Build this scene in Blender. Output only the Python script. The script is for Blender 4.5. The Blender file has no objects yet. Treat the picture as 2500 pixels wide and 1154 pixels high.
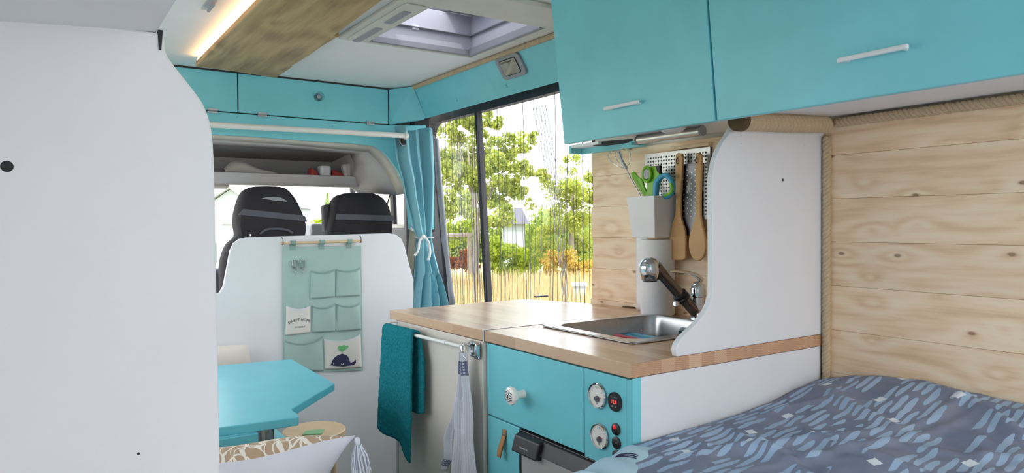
import bpy, bmesh, math, random
import numpy as np
from mathutils import Vector, Matrix, noise
random.seed(7)
PI = math.pi
SC = bpy.context.scene
COL = SC.collection
EXPO = 1.36

# ------------------------------------------------------------------ camera
YAW, PIT, ROL, FPX = math.radians(33.9457), math.radians(-1.0674), math.radians(-0.346), 1725.87
CAMP = Vector((0, 0, 1.19))
_cy, _sy, _cp, _sp = math.cos(YAW), math.sin(YAW), math.cos(PIT), math.sin(PIT)
CF = Vector((_sy * _cp, _cy * _cp, _sp)); _r = Vector((_cy, -_sy, 0)); _u = _r.cross(CF)
CR = _r * math.cos(ROL) + _u * math.sin(ROL); CU = -_r * math.sin(ROL) + _u * math.cos(ROL)
cam = bpy.data.cameras.new('camera'); co = bpy.data.objects.new('camera', cam); COL.objects.link(co)
cam.sensor_width = 36; cam.sensor_fit = 'HORIZONTAL'; cam.lens = FPX / 2500 * 36; cam.clip_start = .02; cam.clip_end = 300
M = Matrix((CR, CU, -CF)).transposed().to_4x4(); M.translation = CAMP; co.matrix_world = M
SC.camera = co

def P(x, y, ax, v):
    """where the sight line of a photo point meets the plane ax = v (used to read real positions off the photo)"""
    d = CF * FPX + CR * (x - 1250) - CU * (y - 577); i = 'XYZ'.index(ax)
    return CAMP + d * ((v - CAMP[i]) / d[i])
def PD(x, y, dist):
    d = CF * FPX + CR * (x - 1250) - CU * (y - 577)
    return CAMP + d * (dist / FPX)

# ------------------------------------------------------------------ materials
def lin(c):
    return tuple(((v / 255 / 12.92) if v / 255 <= .04045 else ((v / 255 + .055) / 1.055) ** 2.4) for v in c) + (1,)
class NT:
    def __init__(s, name):
        s.m = bpy.data.materials.new(name); s.m.use_nodes = True; s.t = s.m.node_tree
        s.b = s.t.nodes['Principled BSDF']; s.out = s.t.nodes['Material Output']
    def n(s, ty, **kw):
        o = s.t.nodes.new(ty)
        for k, v in kw.items():
            if k in o.inputs.keys() if isinstance(k, str) else False: o.inputs[k].default_value = v
            else: setattr(o, k, v)
        return o
    def l(s, a, b): s.t.links.new(a, b)
    def coord(s, scale=(1, 1, 1), rot=(0, 0, 0), kind='Object'):
        tc = s.n('ShaderNodeTexCoord'); mp = s.n('ShaderNodeMapping')
        mp.inputs['Scale'].default_value = scale; mp.inputs['Rotation'].default_value = rot
        s.l(tc.outputs[kind], mp.inputs['Vector']); return mp.outputs['Vector']
    def noise(s, vec, scale, detail=3, rough=.5, dist=0):
        o = s.n('ShaderNodeTexNoise'); o.inputs['Scale'].default_value = scale; o.inputs['Detail'].default_value = detail
        o.inputs['Roughness'].default_value = rough; o.inputs['Distortion'].default_value = dist
        if vec: s.l(vec, o.inputs['Vector'])
        return o
    def ramp(s, fac, stops, interp='LINEAR'):
        o = s.n('ShaderNodeValToRGB'); cr = o.color_ramp; cr.interpolation = interp
        while len(cr.elements) < len(stops): cr.elements.new(.5)
        for e, (p, c) in zip(cr.elements, stops): e.position = p; e.color = c if len(c) == 4 else (*c, 1)
        s.l(fac, o.inputs['Fac']); return o.outputs['Color']
    def math(s, op, a, b=None, c=None):
        o = s.n('ShaderNodeMath', operation=op)
        for i, v in enumerate((a, b, c)):
            if v is None: continue
            if isinstance(v, (int, float)): o.inputs[i].default_value = v
            else: s.l(v, o.inputs[i])
        return o.outputs[0]
    def mix(s, fac, a, b, blend='MIX'):
        o = s.n('ShaderNodeMix', data_type='RGBA', blend_type=blend)
        for k, v in ((0, fac), (6, a), (7, b)):
            if isinstance(v, (int, float)): o.inputs[k].default_value = v
            elif isinstance(v, tuple): o.inputs[k].default_value = v
            else: s.l(v, o.inputs[k])
        return o.outputs[2]
    def bump(s, h, strength=.3, dist=.002):
        o = s.n('ShaderNodeBump'); o.inputs['Strength'].default_value = strength; o.inputs['Distance'].default_value = dist
        s.l(h, o.inputs['Height']); s.l(o.outputs['Normal'], s.b.inputs['Normal'])
    def set(s, col=None, rough=.5, metal=0, spec=.5, emit=None, es=0):
        if col is not None:
            if isinstance(col, tuple): s.b.inputs['Base Color'].default_value = col
            else: s.l(col, s.b.inputs['Base Color'])
        s.b.inputs['Roughness'].default_value = rough; s.b.inputs['Metallic'].default_value = metal
        s.b.inputs['Specular IOR Level'].default_value = spec
        if emit: s.b.inputs['Emission Color'].default_value = emit; s.b.inputs['Emission Strength'].default_value = es
        return s.m

def m_plain(name, rgb, rough=.5, metal=0, var=.04, bump=0, bscale=60, spec=.5):
    n = NT(name); c = lin(rgb); v = n.coord()
    nz = n.noise(v, 9, 3)
    lo = tuple(x * (1 - var) for x in c[:3]) + (1,); hi = tuple(min(1, x * (1 + var)) for x in c[:3]) + (1,)
    col = n.ramp(nz.outputs['Fac'], [(.3, lo), (.7, hi)])
    if bump: n.bump(n.noise(v, bscale, 4, .6).outputs['Fac'], bump, .002)
    return n.set(col, rough, metal, spec)
MAT = {}
def mk(k, *a, **kw): MAT[k] = m_plain(k, *a, **kw); return MAT[k]
mk('white_paint', (229, 231, 236), .45, bump=.04, bscale=40, var=.015)
mk('white_edge', (222, 224, 228), .5, var=.02)
mk('ceiling_white', (232, 229, 226), .5, bump=.06, bscale=30, var=.015)
mk('turquoise', (126, 208, 220), .38, bump=.10, bscale=28, var=.04)
mk('turquoise_satin', (122, 208, 220), .3, bump=.05, bscale=24, var=.03)
mk('table_paint', (104, 198, 216), .33, bump=.05, bscale=30, var=.04)
mk('cream', (222, 214, 204), .45, var=.02)
mk('black_gap', (18, 20, 24), .6)
mk('black_rubber', (38, 34, 40), .55)
mk('black_plastic', (34, 34, 38), .4)
mk('dark_grey', (84, 84, 92), .5)
mk('mid_grey', (150, 150, 156), .5)
mk('cab_grey', (192, 188, 188), .6, bump=.15, bscale=300)
mk('cab_beige', (206, 202, 192), .6, bump=.1, bscale=300)
mk('cab_dark', (158, 155, 156), .7)
mk('seat_fabric', (42, 38, 44), .85, bump=.3, bscale=500, var=.12)
mk('seat_band', (88, 88, 98), .7, bump=.2, bscale=400)
mk('rod_white', (236, 234, 230), .35)
mk('mint_fabric', (170, 196, 190), .9, bump=.25, bscale=350, var=.05)
mk('mint_dark', (140, 168, 162), .9, bump=.25, bscale=350, var=.05)
mk('pocket_white', (228, 224, 218), .9, bump=.2, bscale=350)
mk('ink_black', (30, 28, 32), .8)
mk('ink_navy', (50, 50, 84), .8)
mk('ink_green', (110, 190, 124), .8)
mk('light_wood', (226, 196, 160), .5, var=.08)
mk('utensil_wood', (206, 162, 108), .5, var=.07)
mk('plastic_white', (236, 236, 240), .35)
mk('green_plastic', (122, 190, 40), .3)
mk('blue_plastic', (70, 166, 204), .3)
mk('red_plastic', (200, 50, 74), .3)
mk('sky_blue_plastic', (116, 192, 220), .35)
mk('paper', (240, 238, 240), .95, bump=.6, bscale=130)
mk('leather', (176, 122, 70), .55, bump=.2, bscale=200, var=.1)
mk('porcelain', (240, 236, 230), .2)
mk('lilac_white', (228, 228, 236), .5)
mk('lilac_grey', (168, 168, 180), .5)
mk('lilac_dark', (128, 128, 138), .5)
mk('reddish', (190, 70, 66), .5)
mk('paper_cloth', (196, 188, 182), .8, bump=.3)
mk('pillow_beige', (226, 216, 208), .95, bump=.3, bscale=200)
mk('rope_white', (240, 240, 240), .8, bump=.4, bscale=400)
mk('tassel', (226, 230, 242), .95)
mk('floor_grey', (120, 112, 104), .6, var=.1)
mk('strap_grey', (136, 132, 116), .7)
mk('rope_end', (92, 74, 52), .9, var=.3, bump=.6, bscale=200)
mk('steel_bracket', (190, 192, 196), .3, metal=.9)
mk('fridge_grey', (176, 172, 170), .4)
mk('green_card', (150, 200, 150), .5)
mk('bed_base', (210, 200, 186), .6)
mk('mattress_white', (232, 232, 234), .9)
mk('pale_sheet', (176, 206, 226), .9, bump=.2, bscale=300)

def m_metal(name, rgb, rough=.15, aniso=False):
    n = NT(name); v = n.coord((1, 1, 1)); nz = n.noise(v, 40, 2)
    r = n.n('ShaderNodeMapRange'); n.l(nz.outputs['Fac'], r.inputs['Value']); r.inputs['To Min'].default_value = rough * .93; r.inputs['To Max'].default_value = rough * 1.07
    n.set(lin(rgb), rough, 1); n.l(r.outputs['Result'], n.b.inputs['Roughness']); return n.m
MAT['chrome'] = m_metal('chrome', (216, 218, 222), .07)
MAT['steel'] = m_metal('steel', (188, 188, 190), .28)
MAT['dark_steel'] = m_metal('dark_steel', (120, 120, 122), .35)
MAT['smoky_chrome'] = m_metal('smoky_chrome', (120, 110, 106), .16)
MAT['alu'] = m_metal('alu', (214, 212, 210), .38)

def m_emit(name, rgb, strength):
    n = NT(name); return n.set((.02, .02, .02, 1), .5, emit=lin(rgb), es=strength)
MAT['led_warm'] = m_emit('led_warm', (255, 200, 130), 9)
MAT['digit_red'] = m_emit('digit_red', (255, 60, 50), .7)
MAT['lamp_red'] = m_emit('lamp_red', (220, 30, 50), .35)

def m_wood(name, along, light, mid, dark, knots=True, island=True, scale=1.0, rough=.5, gamp=.12, kn=1.0):
    """pine-like planks: grain stretched along an axis, knots, per-board shift"""
    n = NT(name); tc = n.n('ShaderNodeTexCoord'); base = tc.outputs['Object']
    if island:
        g = n.n('ShaderNodeNewGeometry'); cb = n.n('ShaderNodeCombineXYZ')
        k = n.math('MULTIPLY', g.outputs['Random Per Island'], 37.0)
        for i in range(3): n.l(k, cb.inputs[i])
        ad = n.n('ShaderNodeVectorMath', operation='ADD'); n.l(base, ad.inputs[0]); n.l(cb.outputs[0], ad.inputs[1]); base = ad.outputs[0]
    st = {'X': (.8, 9, 9), 'Y': (9, .8, 9), 'Z': (9, 9, .8)}[along]
    def mp(sc):
        m = n.n('ShaderNodeMapping'); m.inputs['Scale'].default_value = sc; n.l(base, m.inputs['Vector']); return m.outputs['Vector']
    # knots: sparse voronoi cells on the board face
    ks = {'X': (5.5, 11, 11), 'Y': (11, 5.5, 11), 'Z': (11, 11, 5.5)}[along]
    vo = n.n('ShaderNodeTexVoronoi', voronoi_dimensions='2D'); vo.inputs['Scale'].default_value = kn
    kx_ = n.n('ShaderNodeSeparateXYZ'); n.l(mp(ks), kx_.inputs[0]); kc2 = n.n('ShaderNodeCombineXYZ'); n.l(kx_.outputs[1], kc2.inputs[0]); n.l(kx_.outputs[2 if island else 0], kc2.inputs[1]); n.l(kc2.outputs[0], vo.inputs['Vector'])
    kd = vo.outputs['Distance']
    # grain flows around the knots
    big = n.noise(mp(tuple(a * .5 * scale for a in st)), 1.0, 2, .5)
    warp = n.math('MULTIPLY', n.math('POWER', n.math('SUBTRACT', 1.0, n.math('MINIMUM', kd, 1.0)), 4.0), .9 if knots else 0)
    gr = n.math('ADD', n.math('MULTIPLY', big.outputs['Fac'], 7.5), warp)
    sn = n.math('SINE', n.math('MULTIPLY', gr, 9.0))
    fine = n.noise(mp(tuple(a * 9 * scale for a in st)), 1.0, 3, .6)
    f = n.math('ADD', n.math('MULTIPLY', sn, gamp), n.math('MULTIPLY', fine.outputs['Fac'], .8))
    col = n.ramp(f, [(.2, light), (.42, mid), (.72, dark)])
    if island:
        hs = n.n('ShaderNodeHueSaturation'); n.l(col, hs.inputs['Color'])
        mr = n.n('ShaderNodeMapRange'); n.l(g.outputs['Random Per Island'], mr.inputs['Value']); mr.inputs['To Min'].default_value = .93; mr.inputs['To Max'].default_value = 1.06
        n.l(mr.outputs['Result'], hs.inputs['Value']); col = hs.outputs['Color']
    if knots:
        kn = n.ramp(kd, [(0, (.8,) * 3), (.028, (1,) * 3), (.045, (.4,) * 3), (.07, (0,) * 3)])
        sel = n.n('ShaderNodeSeparateColor'); n.l(vo.outputs['Color'], sel.inputs[0])
        use = n.math('LESS_THAN', sel.outputs[0], .40)
        col = n.mix(n.math('MULTIPLY', n.math('MULTIPLY', kn, use), .85), col, lin((128, 88, 52)))
    n.bump(f, .12, .001)
    return n.set(col, rough)
MAT['pine'] = m_wood('pine', 'Y', lin((250, 228, 198)), lin((245, 216, 182)), lin((226, 190, 150)), gamp=.15)
MAT['board_wood'] = m_wood('board_wood', 'Y', lin((188, 158, 112)), lin((168, 138, 94)), lin((128, 100, 68)), island=False, scale=.6, kn=.42)

def m_butcher():
    n = NT('butcher_block'); tc = n.n('ShaderNodeTexCoord')
    mp = n.n('ShaderNodeMapping'); mp.inputs['Rotation'].default_value = (0, 0, PI / 2); n.l(tc.outputs['Object'], mp.inputs['Vector'])
    br = n.n('ShaderNodeTexBrick'); n.l(mp.outputs['Vector'], br.inputs['Vector'])
    br.inputs['Scale'].default_value = 1; br.inputs['Brick Width'].default_value = .42; br.inputs['Row Height'].default_value = .042
    br.inputs['Mortar Size'].default_value = .0006; br.inputs['Color1'].default_value = (0, 0, 0, 1); br.inputs['Color2'].default_value = (1, 1, 1, 1)
    br.inputs['Mortar'].default_value = (.3, .3, .3, 1); br.offset = .37
    sc = n.n('ShaderNodeSeparateColor'); n.l(br.outputs['Color'], sc.inputs[0])
    m2 = n.n('ShaderNodeMapping'); m2.inputs['Scale'].default_value = (60, 5, 60); n.l(tc.outputs['Object'], m2.inputs['Vector'])
    nz = n.noise(m2.outputs['Vector'], 2, 4, .6)
    # rings on the end grain, tilted differently in each stave
    m3 = n.n('ShaderNodeMapping'); n.l(tc.outputs['Object'], m3.inputs['Vector'])
    cb = n.n('ShaderNodeCombineXYZ'); n.l(n.math('MULTIPLY', sc.outputs[0], 5.0), cb.inputs[1]); n.l(cb.outputs[0], m3.inputs['Rotation'])
    wv = n.n('ShaderNodeTexWave'); wv.bands_direction = 'X'; wv.inputs['Scale'].default_value = 75; wv.inputs['Distortion'].default_value = 1.5; n.l(m3.outputs['Vector'], wv.inputs['Vector'])
    f = n.math('ADD', n.math('MULTIPLY', sc.outputs[0], .62), n.math('MULTIPLY', nz.outputs['Fac'], .38))
    col = n.ramp(f, [(.12, lin((190, 148, 118))), (.5, lin((210, 172, 140))), (.9, lin((226, 194, 164)))])
    g = n.n('ShaderNodeNewGeometry'); sx = n.n('ShaderNodeSeparateXYZ'); n.l(g.outputs['Normal'], sx.inputs[0])
    endf = n.math('GREATER_THAN', n.math('ABSOLUTE', sx.outputs[1]), .8)
    col = n.mix(n.math('MULTIPLY', n.math('MULTIPLY', endf, wv.outputs['Fac']), .35), col, lin((150, 100, 66)))
    n.bump(nz.outputs['Fac'], .05, .001)
    return n.set(col, .24, spec=.6)
MAT['butcher'] = m_butcher()

def m_rope(name, rgb):
    n = NT(name); v = n.coord((1, 1, 1)); nz = n.noise(v, 420, 3, .7); big = n.noise(v, 20, 2)
    c = lin(rgb); col = n.ramp(nz.outputs['Fac'], [(.3, tuple(x * .72 for x in c[:3]) + (1,)), (.65, c)])
    n.bump(nz.outputs['Fac'], .5, .001); return n.set(col, .95)
MAT['rope'] = m_rope('rope', (206, 184, 152))

def m_quilt():
    n = NT('quilt_print'); tc = n.n('ShaderNodeTexCoord'); base = tc.outputs['UV']
    nzb = n.noise(base, 22, 2, .5)
    def warp(amount):
        s = n.n('ShaderNodeVectorMath', operation='SUBTRACT'); n.l(nzb.outputs['Color'], s.inputs[0]); s.inputs[1].default_value = (.5, .5, .5)
        m = n.n('ShaderNodeVectorMath', operation='SCALE'); n.l(s.outputs[0], m.inputs[0]); m.inputs['Scale'].default_value = amount
        a = n.n('ShaderNodeVectorMath', operation='ADD'); n.l(base, a.inputs[0]); n.l(m.outputs[0], a.inputs[1]); return a.outputs[0]
    w = warp(.011)
    mp = n.n('ShaderNodeMapping'); mp.inputs['Rotation'].default_value = (0, 0, math.radians(-4)); mp.inputs['Scale'].default_value = (1, 1, 1); n.l(w, mp.inputs['Vector'])
    sx = n.n('ShaderNodeSeparateXYZ'); n.l(mp.outputs[0], sx.inputs[0])
    # brush dashes: rows across y, broken along x by a noise that differs from row to row
    rowf = n.math('MULTIPLY', sx.outputs[1], 1 / .020); row = n.math('FLOOR', rowf); fr = n.math('SUBTRACT', rowf, row)
    wn = n.n('ShaderNodeTexWhiteNoise', noise_dimensions='1D'); n.l(row, wn.inputs['W'])
    xf = n.math('ADD', n.math('MULTIPLY', sx.outputs[0], 1 / .115), n.math('MULTIPLY', wn.outputs['Value'], 7.0)); cx = n.math('FLOOR', xf); fx = n.math('SUBTRACT', xf, cx)
    cb = n.n('ShaderNodeCombineXYZ'); n.l(cx, cb.inputs[0]); n.l(row, cb.inputs[1])
    w2 = n.n('ShaderNodeTexWhiteNoise', noise_dimensions='2D'); n.l(cb.outputs[0], w2.inputs['Vector'])
    patch = n.noise(base, 4.5, 1)
    have = n.math('GREATER_THAN', n.math('ADD', w2.outputs['Value'], n.math('MULTIPLY', n.math('SUBTRACT', patch.outputs['Fac'], .5), 2.0)), .17)
    hl_ = n.math('ADD', .30, n.math('MULTIPLY', w2.outputs['Value'], .19))   # half length of the stroke in its cell
    a_ = n.math('DIVIDE', n.math('SUBTRACT', fx, .5), hl_)
    prof = n.math('POWER', n.math('MAXIMUM', n.math('SUBTRACT', 1.0, n.math('POWER', n.math('ABSOLUTE', a_), 3.0)), 0.0), .5)
    edge = n.math('ABSOLUTE', n.math('SUBTRACT', fr, .5))
    dash = n.math('MULTIPLY', have, n.math('GREATER_THAN', n.math('MULTIPLY', prof, .34), edge))
    ground = n.ramp(n.noise(base, 9, 3, .6).outputs['Fac'], [(.3, lin((116, 128, 154))), (.55, lin((134, 142, 164))), (.75, lin((148, 150, 166)))])
    light = n.ramp(n.noise(base, 6, 2).outputs['Fac'], [(.35, lin((156, 184, 212))), (.65, lin((172, 196, 224)))])
    col = n.mix(dash, ground, light)
    # scattered small white squares
    m2 = n.n('ShaderNodeMapping'); m2.inputs['Scale'].default_value = (6.2, 6.2, 1); m2.inputs['Rotation'].default_value = (0, 0, .35); n.l(base, m2.inputs['Vector'])
    vo = n.n('ShaderNodeTexVoronoi', distance='CHEBYCHEV', voronoi_dimensions='2D'); vo.inputs['Scale'].default_value = 1; vo.inputs['Randomness'].default_value = .7; n.l(m2.outputs[0], vo.inputs['Vector'])
    sq = n.math('LESS_THAN', vo.outputs['Distance'], .062)
    col = n.mix(sq, col, lin((226, 236, 244)))
    n.bump(n.noise(base, 240, 3).outputs['Fac'], .15, .001)
    return n.set(col, .9, spec=.2)
MAT['quilt'] = m_quilt()

def m_terry():
    n = NT('terry_teal'); v = n.coord(); nz = n.noise(v, 150, 4, .7); b = n.noise(v, 14, 2)
    col = n.ramp(nz.outputs['Fac'], [(.3, lin((20, 116, 130))), (.7, lin((48, 152, 164)))])
    tc = n.n('ShaderNodeTexCoord'); sp_ = n.n('ShaderNodeSeparateXYZ'); n.l(tc.outputs['UV'], sp_.inputs[0])
    hem_ = n.math('MULTIPLY', n.math('GREATER_THAN', sp_.outputs[1], .065), n.math('LESS_THAN', sp_.outputs[1], .135)); h2_ = n.math('LESS_THAN', sp_.outputs[1], .012); hm = n.math('MAXIMUM', hem_, h2_)
    col = n.mix(n.math('MULTIPLY', hm, .75), col, lin((20, 112, 124)))
    big_ = n.math('ADD', n.math('MULTIPLY', nz.outputs['Fac'], n.math('SUBTRACT', 1.0, n.math('MULTIPLY', hm, .9))), n.math('MULTIPLY', n.noise(v, 45, 3, .6).outputs['Fac'], .8))
    n.bump(big_, 1.0, .007); return n.set(col, 1.0, spec=.1)
MAT['terry'] = m_terry()
mk('curtain_blue', (130, 186, 200), .75, bump=.12, bscale=500, var=.03)

def m_teatowel():
    n = NT('tea_towel_cloth'); tc = n.n('ShaderNodeTexCoord'); s = n.n('ShaderNodeSeparateXYZ'); n.l(tc.outputs['UV'], s.inputs[0])
    u, v = s.outputs[0], s.outputs[1]
    # woven ribs all over, a navy check band near the upper end and the hem
    rib = n.math('GREATER_THAN', n.math('SINE', n.math('MULTIPLY', u, 150.0)), .55)
    base = n.mix(n.math('MULTIPLY', rib, .35), lin((228, 230, 240)), lin((176, 182, 206)))
    def band(a, b):
        return n.math('MULTIPLY', n.math('GREATER_THAN', v, a), n.math('LESS_THAN', v, b))
    chk = n.math('GREATER_THAN', n.math('SINE', n.math('MULTIPLY', u, 60.0)), -.1)
    lines = n.math('GREATER_THAN', n.math('SINE', n.math('MULTIPLY', v, 330.0)), .1)
    bb = n.math('MINIMUM', 1.0, n.math('ADD', band(.055, .145), band(.90, .965)))
    f = n.math('MULTIPLY', bb, n.math('MAXIMUM', n.math('MULTIPLY', chk, .75), n.math('MULTIPLY', lines, .8)))
    col = n.mix(f, base, lin((48, 56, 112)))
    wv = n.math('ADD', n.math('SINE', n.math('MULTIPLY', u, 420.0)), n.math('SINE', n.math('MULTIPLY', v, 900.0)))
    n.bump(wv, .4, .002); return n.set(col, .95, spec=.15)
MAT['teatowel'] = m_teatowel()

def m_cushion():
    n = NT('leaf_print'); tc = n.n('ShaderNodeTexCoord'); mp = n.n('ShaderNodeMapping'); mp.inputs['Scale'].default_value = (11, 15, 1)
    wz = n.noise(tc.outputs['UV'], 9, 1); wa = n.n('ShaderNodeVectorMath', operation='SCALE'); n.l(wz.outputs['Color'], wa.inputs[0]); wa.inputs['Scale'].default_value = .14
    wb_ = n.n('ShaderNodeVectorMath', operation='ADD'); n.l(wa.outputs[0], wb_.inputs[0]); n.l(tc.outputs['UV'], wb_.inputs[1]); n.l(wb_.outputs[0], mp.inputs['Vector'])
    vo = n.n('ShaderNodeTexVoronoi', feature='DISTANCE_TO_EDGE'); vo.inputs['Scale'].default_value = 1; n.l(mp.outputs[0], vo.inputs['Vector'])
    ed = n.math('LESS_THAN', vo.outputs['Distance'], .045)
    wv = n.n('ShaderNodeTexWave'); wv.wave_type = 'RINGS'; wv.rings_direction = 'Z'; wv.inputs['Scale'].default_value = .5; wv.inputs['Distortion'].default_value = 2; n.l(mp.outputs[0], wv.inputs['Vector'])
    ve = n.math('GREATER_THAN', wv.outputs['Fac'], .97)
    col = n.mix(n.math('MAXIMUM', ed, ve), lin((190, 164, 138)), lin((246, 240, 232)))
    n.bump(n.noise(tc.outputs['UV'], 200, 3).outputs['Fac'], .5, .002); return n.set(col, .95)
MAT['leafprint'] = m_cushion()
mk('cushion_white', (226, 229, 240), .95, bump=.3, bscale=120)

def m_glass(name, tint, refl=.06, rough=0):
    n = NT(name); t = n.t
    tr = n.n('ShaderNodeBsdfTransparent'); tr.inputs[0].default_value = (*tint, 1)
    gl = n.n('ShaderNodeBsdfGlossy'); gl.inputs['Roughness'].default_value = rough
    lw = n.n('ShaderNodeLayerWeight'); lw.inputs['Blend'].default_value = .5
    fr = n.math('ADD', n.math('MULTIPLY', n.math('POWER', lw.outputs['Facing'], 5.0), .6), .02)
    mx = n.n('ShaderNodeMixShader'); n.l(fr, mx.inputs[0]); n.l(tr.outputs[0], mx.inputs[1]); n.l(gl.outputs[0], mx.inputs[2])
    n.l(mx.outputs[0], n.out.inputs['Surface']); return n.m
MAT['glass'] = m_glass('glass', (.94, .96, .97))
MAT['clear_plastic'] = m_glass('clear_plastic', (.86, .88, .9), rough=.05)
def m_frost(name, rgb, tr=.6):
    n = NT(name); c = lin(rgb)
    a = n.n('ShaderNodeBsdfTranslucent'); a.inputs[0].default_value = c
    b = n.n('ShaderNodeBsdfDiffuse'); b.inputs[0].default_value = c
    mx = n.n('ShaderNodeMixShader'); mx.inputs[0].default_value = tr; n.l(b.outputs[0], mx.inputs[1]); n.l(a.outputs[0], mx.inputs[2])
    n.l(mx.outputs[0], n.out.inputs['Surface']); return n.m
MAT['frost'] = m_frost('frost', (150, 150, 164), .42)
MAT['screen_white'] = m_frost('screen_white', (206, 206, 212), .3)

def m_leaf(name, a, b, trans=.45):
    n = NT(name); g = n.n('ShaderNodeNewGeometry'); col = n.ramp(g.outputs['Random Per Island'], [(0, lin(a)), (1, lin(b))])
    d = n.n('ShaderNodeBsdfDiffuse'); t = n.n('ShaderNodeBsdfTranslucent'); n.l(col, d.inputs[0]); n.l(col, t.inputs[0])
    mx = n.n('ShaderNodeMixShader'); mx.inputs[0].default_value = trans; n.l(d.outputs[0], mx.inputs[1]); n.l(t.outputs[0], mx.inputs[2])
    n.l(mx.outputs[0], n.out.inputs['Surface']); return n.m
MAT['leaf_yellow'] = m_leaf('leaf_yellow', (150, 172, 52), (196, 204, 84))
MAT['leaf_green'] = m_leaf('leaf_green', (126, 150, 72), (176, 188, 100))
MAT['leaf_mid'] = m_leaf('leaf_mid', (146, 162, 76), (196, 198, 104))
MAT['leaf_red'] = m_leaf('leaf_red', (120, 70, 50), (170, 110, 70))
MAT['leaf_orange'] = m_leaf('leaf_orange', (190, 150, 80), (206, 190, 90))
MAT['leaf_pale'] = m_leaf('leaf_pale', (170, 190, 130), (200, 210, 160))
MAT['grass_gold'] = m_leaf('grass_gold', (190, 166, 118), (216, 198, 152), .35)
mk('bark', (150, 138, 126), .9, var=.15, bump=.5, bscale=20)
mk('twig', (110, 92, 92), .9)
mk('bounce_grey', (172, 170, 172), .9, var=.1, bump=.2, bscale=30)
mk('reflector', (214, 206, 188), .3, metal=.5)
mk('lawn', (176, 172, 120), .95, var=.15)
mk('house_wall', (176, 182, 190), .8)
mk('roof_tile', (150, 132, 128), .8, var=.15)
mk('shed_roof', (104, 100, 110), .8)
mk('shutter', (150, 158, 166), .6)

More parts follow.
